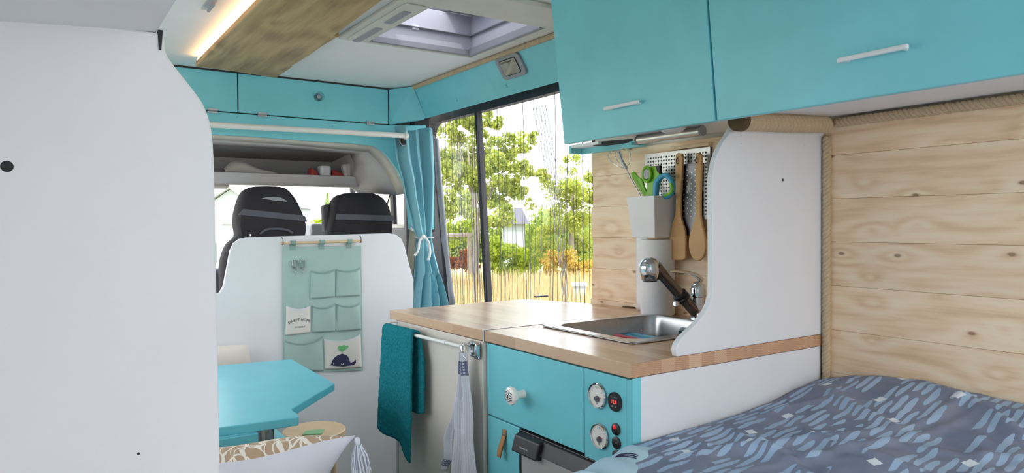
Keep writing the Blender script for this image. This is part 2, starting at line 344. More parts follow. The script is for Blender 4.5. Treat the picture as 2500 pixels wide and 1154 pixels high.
# ------------------------------------------------------------------ mesh building
class MB:
    def __init__(s): s.v = []; s.f = []; s.m = []; s.uv = {}
    def add(s, vs, fs, mi=0):
        o = len(s.v); s.v += [tuple(v) for v in vs]; s.f += [tuple(i + o for i in f) for f in fs]; s.m += [mi] * len(fs); return s
    def box(s, a, b, mi=0):
        (x0, y0, z0), (x1, y1, z1) = a, b
        x0, x1 = min(x0, x1), max(x0, x1); y0, y1 = min(y0, y1), max(y0, y1); z0, z1 = min(z0, z1), max(z0, z1)
        return s.hexa([(x0, y0, z0), (x1, y0, z0), (x1, y1, z0), (x0, y1, z0), (x0, y0, z1), (x1, y0, z1), (x1, y1, z1), (x0, y1, z1)], mi)
    def hexa(s, v, mi=0):
        return s.add(v, [(0, 3, 2, 1), (4, 5, 6, 7), (0, 1, 5, 4), (1, 2, 6, 5), (2, 3, 7, 6), (3, 0, 4, 7)], mi)
    def prism(s, pts, off, mi=0):
        """outline of 3-D points pushed along off"""
        off = Vector(off); n = len(pts); a = [Vector(p) for p in pts]; nrm = Vector((0, 0, 0))
        for i in range(n): nrm += a[i].cross(a[(i + 1) % n])
        if nrm.dot(off) > 0: a = a[::-1]
        return s.add(a + [p + off for p in a], [tuple(range(n)), tuple(range(2 * n - 1, n - 1, -1))] + [((i + 1) % n, i, n + i, n + (i + 1) % n) for i in range(n)], mi)
    def ringwall(s, outer, inner, off, mi=0):
        """flat ring between two outlines with the same point count, pushed along off"""
        off = Vector(off); n = len(outer); o = [Vector(p) for p in outer]; i_ = [Vector(p) for p in inner]
        v = o + i_ + [p + off for p in o] + [p + off for p in i_]; f = []
        for k in range(n):
            j = (k + 1) % n
            f += [(k, j, n + j, n + k), (2 * n + j, 2 * n + k, 3 * n + k, 3 * n + j), (j, k, 2 * n + k, 2 * n + j), (n + k, n + j, 3 * n + j, 3 * n + k)]
        return s.add(v, f, mi)
    def tube(s, path, r, seg=8, mi=0, caps=True, closed=False):
        path = [Vector(p) for p in path]; n = len(path); rs = r if isinstance(r, (list, tuple)) else [r] * n
        vs = []; ref = None
        for i, p in enumerate(path):
            if closed: t = path[(i + 1) % n] - path[i - 1]
            else: t = path[min(i + 1, n - 1)] - path[max(i - 1, 0)]
            t.normalize()
            if ref is None: ref = t.orthogonal().normalized()
            ref = (ref - t * ref.dot(t)); ref = ref.normalized() if ref.length > 1e-6 else t.orthogonal().normalized()
            b = t.cross(ref)
            for k in range(seg):
                a = 2 * PI * k / seg; vs.append(p + (ref * math.cos(a) + b * math.sin(a)) * rs[i])
        fs = []
        for i in range(n if closed else n - 1):
            j = (i + 1) % n
            for k in range(seg):
                l = (k + 1) % seg; fs.append((i * seg + k, i * seg + l, j * seg + l, j * seg + k))
        if caps and not closed: fs += [tuple(range(seg - 1, -1, -1)), tuple(range((n - 1) * seg, n * seg))]
        return s.add(vs, fs, mi)
    def cyl(s, a, b, r, seg=20, mi=0, r1=None): return s.tube([a, b], [r, r if r1 is None else r1], seg, mi)
    def lathe(s, prof, c, axis, seg=28, mi=0):
        """prof: (radius, height along axis) pairs"""
        ax = Vector(axis).normalized(); u = ax.orthogonal().normalized(); w = ax.cross(u); c = Vector(c); vs = []
        for (r, h) in prof:
            for k in range(seg):
                a = 2 * PI * k / seg; vs.append(c + ax * h + (u * math.cos(a) + w * math.sin(a)) * max(r, 1e-5))
        fs = [(i * seg + k, i * seg + (k + 1) % seg, (i + 1) * seg + (k + 1) % seg, (i + 1) * seg + k) for i in range(len(prof) - 1) for k in range(seg)]
        fs += [tuple(range(seg - 1, -1, -1)), tuple(range((len(prof) - 1) * seg, len(prof) * seg))]
        return s.add(vs, fs, mi)
    def grid(s, fn, nu, nv, mi=0, uv=True, cu=False):
        """fn(u, v) -> point; remembers uv"""
        o = len(s.v)
        for j in range(nv + 1):
            for i in range(nu + 1):
                u, v = i / nu, j / nv; s.v.append(tuple(fn(u, v)))
                if uv: s.uv[len(s.v) - 1] = (u, v)
        for j in range(nv):
            for i in range(nu):
                a = o + j * (nu + 1) + i; s.f.append((a, a + 1, a + nu + 2, a + nu + 1)); s.m.append(mi)
        return s
    def blob(s, c, r, seg=16, mi=0, power=1.0, rot=None):
        """ellipsoid / rounded box (power < 1 squarer)"""
        c = Vector(c); vs = []; rings = max(6, seg // 2)
        def sp(x): return math.copysign(abs(x) ** power, x)
        for j in range(rings + 1):
            th = PI * j / rings
            for k in range(seg):
                a = 2 * PI * k / seg; p = Vector((sp(math.sin(th)) * sp(math.cos(a)) * r[0], sp(math.sin(th)) * sp(math.sin(a)) * r[1], sp(math.cos(th)) * r[2]))
                if rot: p = rot @ p
                vs.append(c + p)
        fs = [(j * seg + k, (j + 1) * seg + k, (j + 1) * seg + (k + 1) % seg, j * seg + (k + 1) % seg) for j in range(rings) for k in range(seg)]
        return s.add(vs, fs, mi)
    def build(s, name, mats, parent=None, smooth=None, bevel=0, base=None, solid=0, subsurf=0, uvscale=None):
        if not isinstance(mats, (list, tuple)): mats = [mats]
        if parent is not None: b = parent['_w']
        elif base is not None: b = base
        else:
            a = np.array(s.v); b = ((a[:, 0].min() + a[:, 0].max()) / 2, (a[:, 1].min() + a[:, 1].max()) / 2, a[:, 2].min())
        b = Vector(b); me = bpy.data.meshes.new(name)
        me.from_pydata([tuple(Vector(v) - b) for v in s.v], [], s.f)
        for m in mats: me.materials.append(MAT[m] if isinstance(m, str) else m)
        me.polygons.foreach_set('material_index', s.m)
        if s.uv:
            l = me.uv_layers.new(name='UVMap')
            for lp in me.loops:
                q = s.uv.get(lp.vertex_index, (0, 0)); l.data[lp.index].uv = q
        bm = bmesh.new(); bm.from_mesh(me)
        if not solid and not s.uv: bmesh.ops.recalc_face_normals(bm, faces=bm.faces)
        bm.to_mesh(me); bm.free()
        if smooth is not None:
            me.polygons.foreach_set('use_smooth', [True] * len(me.polygons)); me.set_sharp_from_angle(angle=math.radians(smooth))
        o = bpy.data.objects.new(name, me); COL.objects.link(o)
        o['_w'] = tuple(b)
        if parent is not None: o.parent = parent
        else: o.location = b
        if solid: md = o.modifiers.new('s', 'SOLIDIFY'); md.thickness = solid; md.offset = 0
        if subsurf: md = o.modifiers.new('d', 'SUBSURF'); md.levels = subsurf; md.render_levels = subsurf
        if bevel:
            md = o.modifiers.new('b', 'BEVEL'); md.width = bevel; md.segments = 2; md.limit_method = 'ANGLE'; md.angle_limit = math.radians(40)
        return o
def tag(o, label, cat, group=None, kind=None):
    o['label'] = label; o['category'] = cat
    if group: o['group'] = group
    if kind: o['kind'] = kind
    return o
def struct(o, label=None):
    o['kind'] = 'structure'
    if label: o['label'] = label
    return o
def thing(name, loc, label=None, cat=None, group=None, kind=None):
    o = bpy.data.objects.new(name, None); COL.objects.link(o); o.location = loc; o['_w'] = tuple(loc); o.empty_display_size = .05
    if label: tag(o, label, cat, group, kind)
    elif kind: o['kind'] = kind
    return o
def lab(o, t): o['label'] = t; return o
def rope(mb, path, R, pitch, mi=0, seg=7, step=14):
    """three strands laid round a path"""
    path = [Vector(p) for p in path]; L = [0]
    for a, b in zip(path, path[1:]): L.append(L[-1] + (b - a).length)
    n = max(4, int(L[-1] / pitch * step)); t0 = (path[-1] - path[0]).normalized(); ref = t0.orthogonal().normalized()
    for s in range(3):
        pts = []
        for i in range(n + 1):
            d = L[-1] * i / n; k = 0
            while k < len(L) - 2 and L[k + 1] < d: k += 1
            f = (d - L[k]) / max(1e-9, L[k + 1] - L[k]); p = path[k].lerp(path[k + 1], f); t = (path[k + 1] - path[k]).normalized()
            u = (ref - t * ref.dot(t)).normalized(); w = t.cross(u); a = 2 * PI * (d / pitch + s / 3)
            pts.append(p + (u * math.cos(a) + w * math.sin(a)) * R * .5)
        mb.tube(pts, R * .56, seg, mi)
    return mb
def text_mesh(txt, size, origin, xdir, updir, depth, mat, parent, name, arc=0, spacing=1.0):
    cu = bpy.data.curves.new('t', 'FONT'); cu.body = txt; cu.size = size; cu.align_x = 'CENTER'; cu.align_y = 'CENTER'; cu.space_character = spacing; cu.extrude = depth
    ob = bpy.data.objects.new('t', cu); COL.objects.link(ob); dg = bpy.context.evaluated_depsgraph_get(); dg.update()
    me = bpy.data.meshes.new_from_object(ob.evaluated_get(dg)); X = Vector(xdir).normalized(); U = Vector(updir).normalized(); N = X.cross(U); O = Vector(origin) - Vector(parent['_w'])
    for v in me.vertices:
        x, y, z = v.co
        if arc:
            a = x / arc; rr = arc + y; x, y = rr * math.sin(a), rr * math.cos(a) - arc
        v.co = O + X * x + U * y + N * z
    bpy.data.objects.remove(ob); bpy.data.curves.remove(cu)
    me.name = name; me.materials.clear(); me.materials.append(MAT[mat]); o = bpy.data.objects.new(name, me); COL.objects.link(o); o.parent = parent; o['_w'] = parent['_w']; return o
def lerp(a, b, t): return a + (b - a) * t
def interp(pts, x):
    if x <= pts[0][0]: return pts[0][1]
    for (a, b), (c, d) in zip(pts, pts[1:]):
        if x <= c: t = (x - a) / (c - a); t = t * t * (3 - 2 * t) * .5 + t * .5; return b + (d - b) * t
    return pts[-1][1]
def smooth_path(pts, n=8, closed=False):
    pts = [Vector(p) for p in pts]; out = []; m = len(pts)
    for i in range(m if closed else m - 1):
        p0 = pts[(i - 1) % m] if closed or i > 0 else pts[0]; p1 = pts[i]; p2 = pts[(i + 1) % m]; p3 = pts[(i + 2) % m] if closed or i + 2 < m else p2
        for k in range(n):
            t = k / n; out.append(.5 * ((2 * p1) + (p2 - p0) * t + (2 * p0 - 5 * p1 + 4 * p2 - p3) * t * t + (3 * p1 - p0 - 3 * p2 + p3) * t ** 3))
    if not closed: out.append(pts[-1])
    return out
def rrect(w, h, r, n=6):
    """rounded rectangle outline in 2-D, centred"""
    out = []
    for (cx, cy, a0) in ((w / 2 - r, h / 2 - r, 0), (-w / 2 + r, h / 2 - r, PI / 2), (-w / 2 + r, -h / 2 + r, PI), (w / 2 - r, -h / 2 + r, 3 * PI / 2)):
        for k in range(n + 1):
            a = a0 + PI / 2 * k / n; out.append((cx + r * math.cos(a), cy + r * math.sin(a)))
    return out

# ------------------------------------------------------------------ the van shell (setting)
ZC = 1.81; XL = -.30; XW = 1.70; YB = -.95; YF = 3.0
struct(MB().box((XL - .05, YB, -.04), (XW + .05, 4.3, 0)).build('floor', 'floor_grey'))
# ceiling with the roof hatch opening
HX0, HX1, HY0, HY1 = .925, 1.335, 1.775, 2.235
c = MB()
for (x0, x1, y0, y1) in ((XL, HX0, YB, YF), (HX1, XW + .03, YB, YF), (HX0, HX1, YB, HY0), (HX0, HX1, HY1, YF)): c.box((x0, y0, ZC), (x1, y1, ZC + .02))
struct(c.build('ceiling', 'ceiling_white'))
struct(MB().box((HX0 - .02, 1.62, ZC - .0035), (1.42, 1.628, ZC)).build('trim_1', 'mid_grey'), 'thin ceiling panel joint near the hatch')
# rear stretch of the right wall and the left wall
struct(MB().box((XW, YB, 0), (XW + .03, 1.977, ZC + .02)).build('wall_right', 'cream'))
lw_ = MB(); LY0, LY1, LZ0, LZ1 = 1.45, 2.80, .88, 1.62
for (a, b) in (((YB, 0), (LY0, ZC + .02)), ((LY1, 0), (3.0, ZC + .02)), ((LY0, 0), (LY1, LZ0)), ((LY0, LZ1), (LY1, ZC + .02))): lw_.box((XL - .03, a[0], a[1]), (XL, b[0], b[1]))
struct(lw_.build('wall_left', 'white_paint'))
w4 = thing('added_window', (XL - .02, 2.1, .88), kind='structure'); lab(w4, 'unseen side window added to light the dining area')  # out of view; added so daylight evens out the front of the van
MB().ringwall([Vector((XL - .03, 2.125 + a, 1.25 + b)) for a, b in rrect(1.35, .74, .06)], [Vector((XL - .03, 2.125 + a, 1.25 + b)) for a, b in rrect(1.29, .68, .06)], (.04, 0, 0)).build('window_frame', 'black_rubber', w4, 40)
MB().box((XL - .022, LY0, LZ0), (XL - .019, LY1, LZ1)).build('pane', 'glass', w4)
rw = MB()  # rear wall out of view; its opening is added to let light in
for (a, b) in (((XL - .03, 0), (XW + .03, .70)), ((XL - .03, 1.74), (XW + .03, ZC + .02)), ((XL - .03, .70), (.05, 1.74)), ((1.62, .70), (XW + .03, 1.74))): rw.box((a[0], YB - .03, a[1]), (b[0], YB, b[1]))
struct(rw.build('wall_rear', 'white_paint'))
# turquoise band that leans in under the ceiling, with its screw caps
b0, b1 = Vector((1.415, 0, ZC)), Vector((1.50, 0, 1.676))
def band(x, y, off=0.0):  # t along slope
    nrm = Vector((-(b0.z - b1.z), 0, -(b1.x - b0.x))).normalized(); p = b0.lerp(b1, x); return Vector((p.x, y, p.z)) + nrm * off
def onband(x, y):
    n_ = band(0, 0, 1) - band(0, 0, 0); d = CF * FPX + CR * (x - 1250) - CU * (y - 577); return CAMP + d * ((band(0, 0) - CAMP).dot(n_) / d.dot(n_))
bd = MB().hexa([band(0, 1.53), band(1, 1.53), (1.68, 1.53, 1.745), (1.5, 1.53, ZC + .02), band(0, 2.891), band(1, 2.934), (1.68, 3.05, 1.745), (1.5, 2.89, ZC + .02)])
MB_CORNER = 0
wb = struct(bd.build('wall_side_band', 'turquoise'), 'turquoise slanted band between the window and the ceiling')
for (px, py) in ((1114, 244), (1236, 210)):
    q = onband(px, py); y = q.y; x = (q.x - b0.x) / (b1.x - b0.x)
    MB().lathe([(.0075, 0), (.0075, .002), (.005, .004), (.0, .0042)], band(x, y, 0), band(0, 0, 1) - band(0, 0, 0), 14).build('screw_cap', 'turquoise_satin', wb, 40)

# sliding door around the window
def XWIN(z): return lerp(1.705, 1.690, (z - .85) / .87)
def wp(y, z, off=0): return Vector((XWIN(z) + off, y, z))
WZ0, WZ1, WY0, WY1 = .78, 1.702, 1.990, 3.34
def round_open(y0, y1, z0, z1, r, off):
    return [wp((y0 + y1) / 2 + a, (z0 + z1) / 2 + b, off) for (a, b) in rrect(y1 - y0, z1 - z0, r, 8)]
dr = thing('door_1', (1.70, 2.5, 0), kind='structure')
o = round_open(1.983, 3.395, .02, 1.80, .01, .035); i = round_open(WY0 - .003, WY1 + .02, WZ0 - .02, WZ1 + .018, .09, .035)
MB().ringwall(o, i, (.05, 0, 0)).build('door_panel', 'black_rubber', dr)
w1 = thing('window_1', (1.69, 2.5, .78), kind='structure')
o = round_open(WY0 - .006, WY1 + .05, WZ0 - .03, WZ1 + .06, .1, .0); i = round_open(WY0, WY1, WZ0, WZ1, .08, 0)
MB().ringwall(o, i, (.035, 0, 0)).build('window_seal', 'black_rubber', w1, 40)
q0, q1 = P(1160, 264, 'X', XWIN(1.71)), P(1186, 732, 'X', XWIN(.86))
MB().hexa([wp(q1.y - .015, .79, .0), wp(q1.y + .013, .79, .0), wp(q1.y + .013, .79, .03), wp(q1.y - .015, .79, .03), wp(q0.y - .012, 1.72, 0), wp(q0.y + .01, 1.72, 0), wp(q0.y + .01, 1.72, .03), wp(q0.y - .012, 1.72, .03)]).build('window_divider', 'black_rubber', w1, bevel=.003)
for (a, b) in ((WY0 - .004, q0.y), (q0.y, WY1 + .02)):
    MB().hexa([wp(a, WZ0, .018), wp(b, WZ0, .018), wp(b, WZ0, .022), wp(a, WZ0, .022), wp(a, WZ1, .018), wp(b, WZ1, .018), wp(b, WZ1, .022), wp(a, WZ1, .022)]).build('pane', 'glass', w1)
wpo = [P(x, y, 'X', 1.675) for x, y in ((1036, 320), (1054, 330), (1064, 450), (1076, 590), (1090, 760), (1036, 760))]
MB().prism(wpo, (.02, 0, 0)).build('window_post', 'dark_grey', dr, bevel=.003)
MB().box((1.47, 3.03, 1.52), (1.585, 3.13, 1.735)).box((1.362, 3.035, 1.60), (1.48, 3.13, 1.70)).build('corner_pad', 'black_rubber', dr, bevel=.02)
# pleated insect screen drawn across the window
sc = thing('insect_screen', (1.68, 2.5, .8), 'pleated insect screen with dark vertical threads across the side window', 'screen')
th = MB(); ys = 3.20; k = 0
while ys > 2.0:
    dz = random.uniform(-.012, .012); bow = random.uniform(-.01, .014); k += 1
    lean = -.05 if 2.12 < ys < 2.42 else 0
    pts = [wp(ys + dz + bow * math.sin(t * PI) + lean * (t - .5) + .003 * math.sin(9 * t + k), lerp(.80, 1.70, t), -.004) for t in [j / 10 for j in range(11)]]
    th.tube(pts, .00085 if k % 7 else .0014, 4); ys -= random.uniform(.022, .034) if ys < 2.76 else random.uniform(.016, .024)
th.build('thread', 'dark_grey', sc)['kind'] = 'stuff'
cl = MB()
for j in range(5):   # slack threads gathered together
    y0 = 2.14 + .02 * j; pts = [wp(y0 + .12 * t * t - .015 * j * (1 - t), lerp(.82, 1.66, t), -.006 - .001 * j) for t in [q / 12 for q in range(13)]]
    cl.tube(pts, .0012, 4)
for j in range(9):   # gathered bundle beside the divider
    y0 = 2.86 - .008 * j; pts = [wp(y0 - .01 * math.sin(3 * t + j), lerp(.82, 1.2 + .03 * (j % 3), t), -.006) for t in [q / 8 for q in range(9)]]
    cl.tube(pts, .0010, 4)
cl.build('loose_threads', 'mid_grey', sc)['kind'] = 'stuff'
def fold(u, v):
    z = lerp(.79, 1.62, v); wdt = lerp(1, .25, v ** .7)
    return wp(3.105 + .075 * v - (1 - u) * .09 * wdt, z, -.012 - .008 * math.sin(u * PI * 5))
MB().grid(fold, 30, 12).build('gathered_edge', 'screen_white', sc, 60, solid=.0015)

# ------------------------------------------------------------------ cab end (setting): headliner, windscreen, cab door
hl = thing('trim_2', (.9, 3.3, 1.35), kind='structure'); lab(hl, 'moulded grey cab headliner with an open shelf')
YS = 3.32
rim_o = [P(x, y, 'Y', 3.03) for x, y in ((60, 312), (521, 326), (700, 338), (910, 353), (943, 377), (971, 414), (985, 440), (1000, 470))]
rim_i = [P(x, y, 'Y', 3.12) for x, y in ((60, 327), (521, 338), (700, 350), (900, 368), (925, 392), (950, 428), (962, 448), (972, 475))]
r = MB(); n = len(rim_o); r.add(rim_o + rim_i, [(i, i + 1, n + i + 1, n + i) for i in range(n - 1)])
r.build('rim', 'cab_beige', hl, 60, solid=.012)
# vault from the rim to the shelf back, then the side cheek
t_o = rim_i; t_b = [P(x, y, 'Y', YS + .0) for x, y in ((60, 351), (525, 352), (700, 362), (855, 374), (866, 398), (862, 425), (870, 446), (896, 470))]
r = MB(); r.add(t_o + t_b, [(i, i + 1, n + i + 1, n + i) for i in range(n - 1)])
r.build('vault', 'cab_grey', hl, 60, solid=.01)
# shelf well: back, floor, ends
bx0, bx1 = P(60, 400, 'Y', YS).x, P(862, 400, 'Y', YS).x
zt, zf = P(700, 362, 'Y', YS).z, P(700, 424, 'Y', YS).z
s_ = MB(); s_.box((bx0, YS + .30, zf - .02), (bx1 + .03, YS + .32, zt + .05)); s_.hexa([(bx0, YS, zt), (bx1 + .03, YS, zt), (bx1 + .03, YS + .32, zt - .03), (bx0, YS + .32, zt - .03), (bx0, YS, zt + .02), (bx1 + .03, YS, zt + .02), (bx1 + .03, YS + .32, zt + .02), (bx0, YS + .32, zt + .02)])
s_.box((bx1, YS, zf - .02), (bx1 + .03, YS + .32, zt + .04)); s_.box((bx0, YS, zf - .035), (bx1 + .03, YS + .32, zf - .012))
s_.build('shelf_well', 'cab_dark', hl, bevel=.004)
lipz = P(700, 452, 'Y', YS).z
MB().hexa([(bx0, YS - .005, lipz), (bx1 + .035, YS - .005, lipz), (bx1 + .02, YS + .09, lipz - .0), (bx0, YS + .09, lipz - .0), (bx0, YS - .02, zf), (bx1 + .01, YS - .02, zf), (bx1 + .01, YS + .02, zf - .005), (bx0, YS + .02, zf - .005)]).build('shelf_lip', 'cab_grey', hl, bevel=.012)
chk = [P(x, y, 'Y', 3.36) for x, y in ((838, 400), (868, 396), (905, 400), (945, 430), (985, 445), (985, 462), (940, 464), (905, 470), (880, 470), (845, 447))]
MB().prism(chk, (0, .05, 0)).build('cheek', 'cab_grey', hl, bevel=.012)
MB().lathe([(.0, 0), (.022, .001), (.024, .004), (.02, .006), (0, .006)], P(915, 382, 'Y', 3.16), (.2, -1, -.2), 16).build('cap', 'mid_grey', hl, 40)
ap = smooth_path([P(896, 474, 'Y', 3.58), P(908, 455, 'Y', 3.55), P(928, 440, 'Y', 3.5), P(950, 434, 'Y', 3.45)], 6)
MB().tube(ap, .026, 10).build('pillar_pad', 'dark_grey', hl, 60)
visor = MB().prism([P(x, y, 'Y', 3.42) for x, y in ((400, 440), (562, 452), (556, 462), (400, 458))], (0, .02, .01)).build('sun_visor', 'pillow_beige', hl, bevel=.006)
# body shell of the cab: roof, windscreen glass, cowl
sh = struct(MB().hexa([(XL, 3.0, 1.84), (1.62, 3.0, 1.84), (1.62, 3.7, 1.66), (XL, 3.7, 1.66), (XL, 3.0, 1.90), (1.62, 3.0, 1.90), (1.62, 3.7, 1.72), (XL, 3.7, 1.72)]).build('ceiling_cab', 'cab_grey'))
w2 = thing('window_2', (.7, 3.9, 1.0), kind='structure'); lab(w2, 'windscreen')
MB().hexa([(XL, 3.98, .98), (1.58, 3.98, .98), (1.58, 3.985, .98), (XL, 3.985, .98), (XL, 3.66, 1.66), (1.58, 3.66, 1.66), (1.58, 3.665, 1.66), (XL, 3.665, 1.66)]).build('pane', 'glass', w2)
d2 = thing('door_2', (1.62, 3.4, 0), kind='structure'); lab(d2, 'cab passenger door')
zsill = P(985, 556, 'X', 1.64).z
dfo = [(1.64, y, z) for y, z in ((3.445, 1.55), (3.50, 1.53), (3.56, 1.50), (3.80, 1.15), (3.80, zsill), (3.445, zsill))]
dfi = [(1.64, y, z) for y, z in ((3.47, 1.40), (3.52, 1.403), (3.62, 1.386), (3.655, 1.36), (3.64, zsill + .02), (3.47, zsill + .02))]
MB().ringwall(dfo, dfi, (.04, 0, 0)).build('door_frame', 'cab_beige', d2, bevel=.004)
MB().tube([(1.655, 3.62, zsill + .02), (1.655, 3.635, 1.365), (1.655, 3.60, 1.392), (1.655, 3.52, 1.408), (1.655, 3.46, 1.404)], .014, 6).build('window_seal', 'black_rubber', d2)
MB().box((1.63, 3.445, .0), (1.70, 3.9, zsill)).build('door_panel', 'dark_grey', d2, bevel=.01)
MB().box((1.665, 3.46, zsill), (1.669, 3.66, 1.42)).build('pane', 'glass', d2)
MB().box((1.62, 3.40, .0), (1.70, 3.44, 1.70)).build('pillar', 'dark_grey', d2, bevel=.01)

dsh = thing('dashboard', (.7, 3.8, .0), 'grey dashboard block seen between the two black seat tops', 'dashboard')
MB().hexa([(XL + .01, 3.66, .55), (1.56, 3.66, .55), (1.56, 4.05, .55), (XL + .01, 4.05, .55), (XL + .01, 3.72, .98), (1.56, 3.72, .98), (1.56, 4.05, .93), (XL + .01, 4.05, .93)]).build('top_panel', 'dark_grey', dsh, bevel=.03)
p0, p1 = P(754, 575, 'Y', 3.62), P(812, 545, 'Y', 3.62)
MB().hexa([(p0.x - .01, 3.62, .95), (p1.x + .01, 3.62, .95), (p1.x + .01, 3.8, .95), (p0.x - .01, 3.8, .95), (p0.x + .02, 3.635, p1.z), (p1.x - .02, 3.635, p1.z), (p1.x - .02, 3.8, p1.z), (p0.x + .02, 3.8, p1.z)]).build('instrument_hood', 'mid_grey', dsh, bevel=.012)
m_ = thing('rear_view_mirror', P(862, 470, 'Y', 3.62), 'small grey mirror hanging under the cab shelf by the windscreen', 'mirror')
cm = P(861, 463, 'Y', 3.62)
MB().blob(cm, (.018, .012, .026), 16).build('mirror_head', 'mid_grey', m_, 60)
MB().cyl(cm + Vector((0, .005, .02)), cm + Vector((.01, .03, .13)), .004, 8).build('stem', 'dark_grey', m_, 60)

# ------------------------------------------------------------------ seats
def seat(name, outline, ybk, label, band_pts, slot=None, low=None):
    """upright seat back in black cloth, rounded top"""
    xs = [p.x for p in outline]; cx = (min(xs) + max(xs)) / 2
    t = thing('car_seat', (cx, ybk + .1, 0), label, 'seat', 'seats in the cab')
    a = smooth_path(outline, 5); n = len(a)
    mb = MB(); D = .15; layers = [(.0, .90), (.012, .965), (.035, 1.0), (D - .04, .98), (D - .012, .93), (D, .85)]
    zc = .85
    for (dy, sc_) in layers:
        for p in a: mb.v.append((cx + (p.x - cx) * sc_, ybk + dy, zc + (p.z - zc) * (1 - (1 - sc_) * .45)))
    for l in range(len(layers) - 1):
        for i in range(n - 1): mb.f.append((l * n + i, l * n + i + 1, (l + 1) * n + i + 1, (l + 1) * n + i)); mb.m.append(0)
    for l in (0, len(layers) - 1): mb.f.append(tuple(l * n + i for i in range(n))); mb.m.append(0)
    mb.build('backrest', 'seat_fabric', t, 50)
    bb = MB(); bl, br, tl, tr = band_pts
    bb.hexa([(bl[0], ybk - .004, bl[1]), (br[0], ybk - .004, br[1]), (br[0], ybk + .03, br[1]), (bl[0], ybk + .03, bl[1]), (tl[0], ybk - .004, tl[1]), (tr[0], ybk - .004, tr[1]), (tr[0], ybk + .03, tr[1]), (tl[0], ybk + .03, tl[1])])
    bb.build('cover_band', 'seat_band', t, bevel=.003)
    if slot:
        MB().prism([Vector((p.x, ybk - .003, p.z)) for p in slot], (0, .01, 0)).build('handle_slot', 'mid_grey', t)
    if low:
        MB().tube(smooth_path([Vector((p.x, ybk - .004, p.z)) for p in low], 6), .006, 8).build('grab_loop', 'dark_grey', t, 60)
    MB().box((cx - .20, ybk + .16, .50), (cx + .20, ybk + .50, .64)).build('seat_cushion', 'seat_fabric', t, bevel=.03)
    MB().box((cx - .2, ybk + .1, .0), (cx + .2, ybk + .5, .5)).build('pedestal', 'black_plastic', t, bevel=.01)
    return t
Yk = 3.12
def O(pts): return [P(x, y, 'Y', Yk) for x, y in pts]
out = O([(548, 720), (545, 650), (560, 600), (583, 575), (580, 540), (583, 512), (592, 482), (604, 462), (622, 455), (660, 453), (695, 456), (712, 466), (730, 490), (746, 525), (752, 548), (750, 572), (742, 600), (748, 640), (748, 720)])
B = O([(583, 524), (750, 541), (594, 509), (744, 526)])
s1 = seat('car_seat', out, Yk, 'black covered seat top with a slit and slanting grey band', [(p.x, p.z) for p in (B[0], B[1], B[2], B[3])], O([(638, 484), (652, 481), (685, 482), (698, 489), (700, 492), (668, 489)]), O([(634, 571), (650, 560), (675, 558), (700, 561), (714, 569)]))
out = O([(805, 720), (803, 640), (808, 590), (812, 560), (818, 520), (824, 490), (838, 474), (860, 470), (905, 470), (930, 475), (948, 490), (958, 515), (963, 545), (963, 575), (968, 620), (970, 720)])
B = O([(820, 536), (963, 540), (823, 521), (960, 526)])
s2 = seat('car_seat', out, Yk, 'black covered seat top with a level grey band nearest the blue curtain', [(p.x, p.z) for p in B])
MB().prism([Vector((p.x, Yk + .10, p.z)) for p in O([(808, 500), (826, 496), (826, 570), (812, 570)])], (0, .05, 0)).build('side_bolster', 'seat_band', s2, bevel=.01)

bt = thing('seat_belt', (1.58, 3.06, .3), 'hanging grey seat belt beside the blue curtain', 'belt')
b_top, b_mid = P(1006, 556, 'Y', 3.06), P(1000, 600, 'Y', 3.06)
MB().box((1.545, 3.03, b_top.z - .02), (1.60, 3.07, b_top.z + .07)).build('belt_anchor', 'black_plastic', bt, bevel=.01)
MB().hexa([(p.x + dx, p.y + dy, p.z) for (p, dx) in ((P(998, 690, 'Y', 3.04), 0),) for dx, dy in ((-.02, 0), (.02, 0), (.02, .003), (-.02, .003))] + [(b_top.x + dx, b_top.y - .02 + dy, b_top.z) for dx, dy in ((-.02, 0), (.015, 0), (.015, .003), (-.02, .003))]).build('webbing', 'strap_grey', bt)
MB().tube(smooth_path([P(1004, 548, 'Y', 3.0), P(1010, 552, 'Y', 3.0), P(1008, 562, 'Y', 3.0), P(1002, 556, 'Y', 3.0)], 5), .006, 6).build('guide_loop', 'rope_white', bt, 60)

# things on the cab shelf
q = P(615, 420, 'Y', YS + .1)
def clothfn(u, v):
    a = u * 2 * PI; x0, x1 = P(546, 410, 'Y', YS + .1).x, P(692, 415, 'Y', YS + .1).x; x = lerp(x0, x1, v)
    h = interp([(0, .03), (.15, .062), (.35, .068), (.7, .035), (1, .008)], v) * (1 + .1 * math.sin(9 * v)); y = YS + .12 + .05 * math.cos(a)
    return (x, y, zf + .001 - .011 + h * .5 + h * .5 * math.sin(a))
tag(MB().grid(clothfn, 20, 24).build('folded_cloth', 'paper_cloth', smooth=60), 'pale cloth bundle lying on the cab shelf', 'cloth')
for (x0, x1, nm, m1, label, cat) in ((782, 808, 'white_carton', 'plastic_white', 'small white carton lying between red packets on the cab shelf', 'carton'),):
    a, b = P(x0, 404, 'Y', YS + .06), P(x1, 420, 'Y', YS + .06)
    cz = (a.z + b.z) / 2 + .004
    tag(MB().box((a.x, YS + .05, zf - .010), (b.x, YS + .12, zf - .010 + .062)).build(nm, m1, bevel=.012), label, cat)
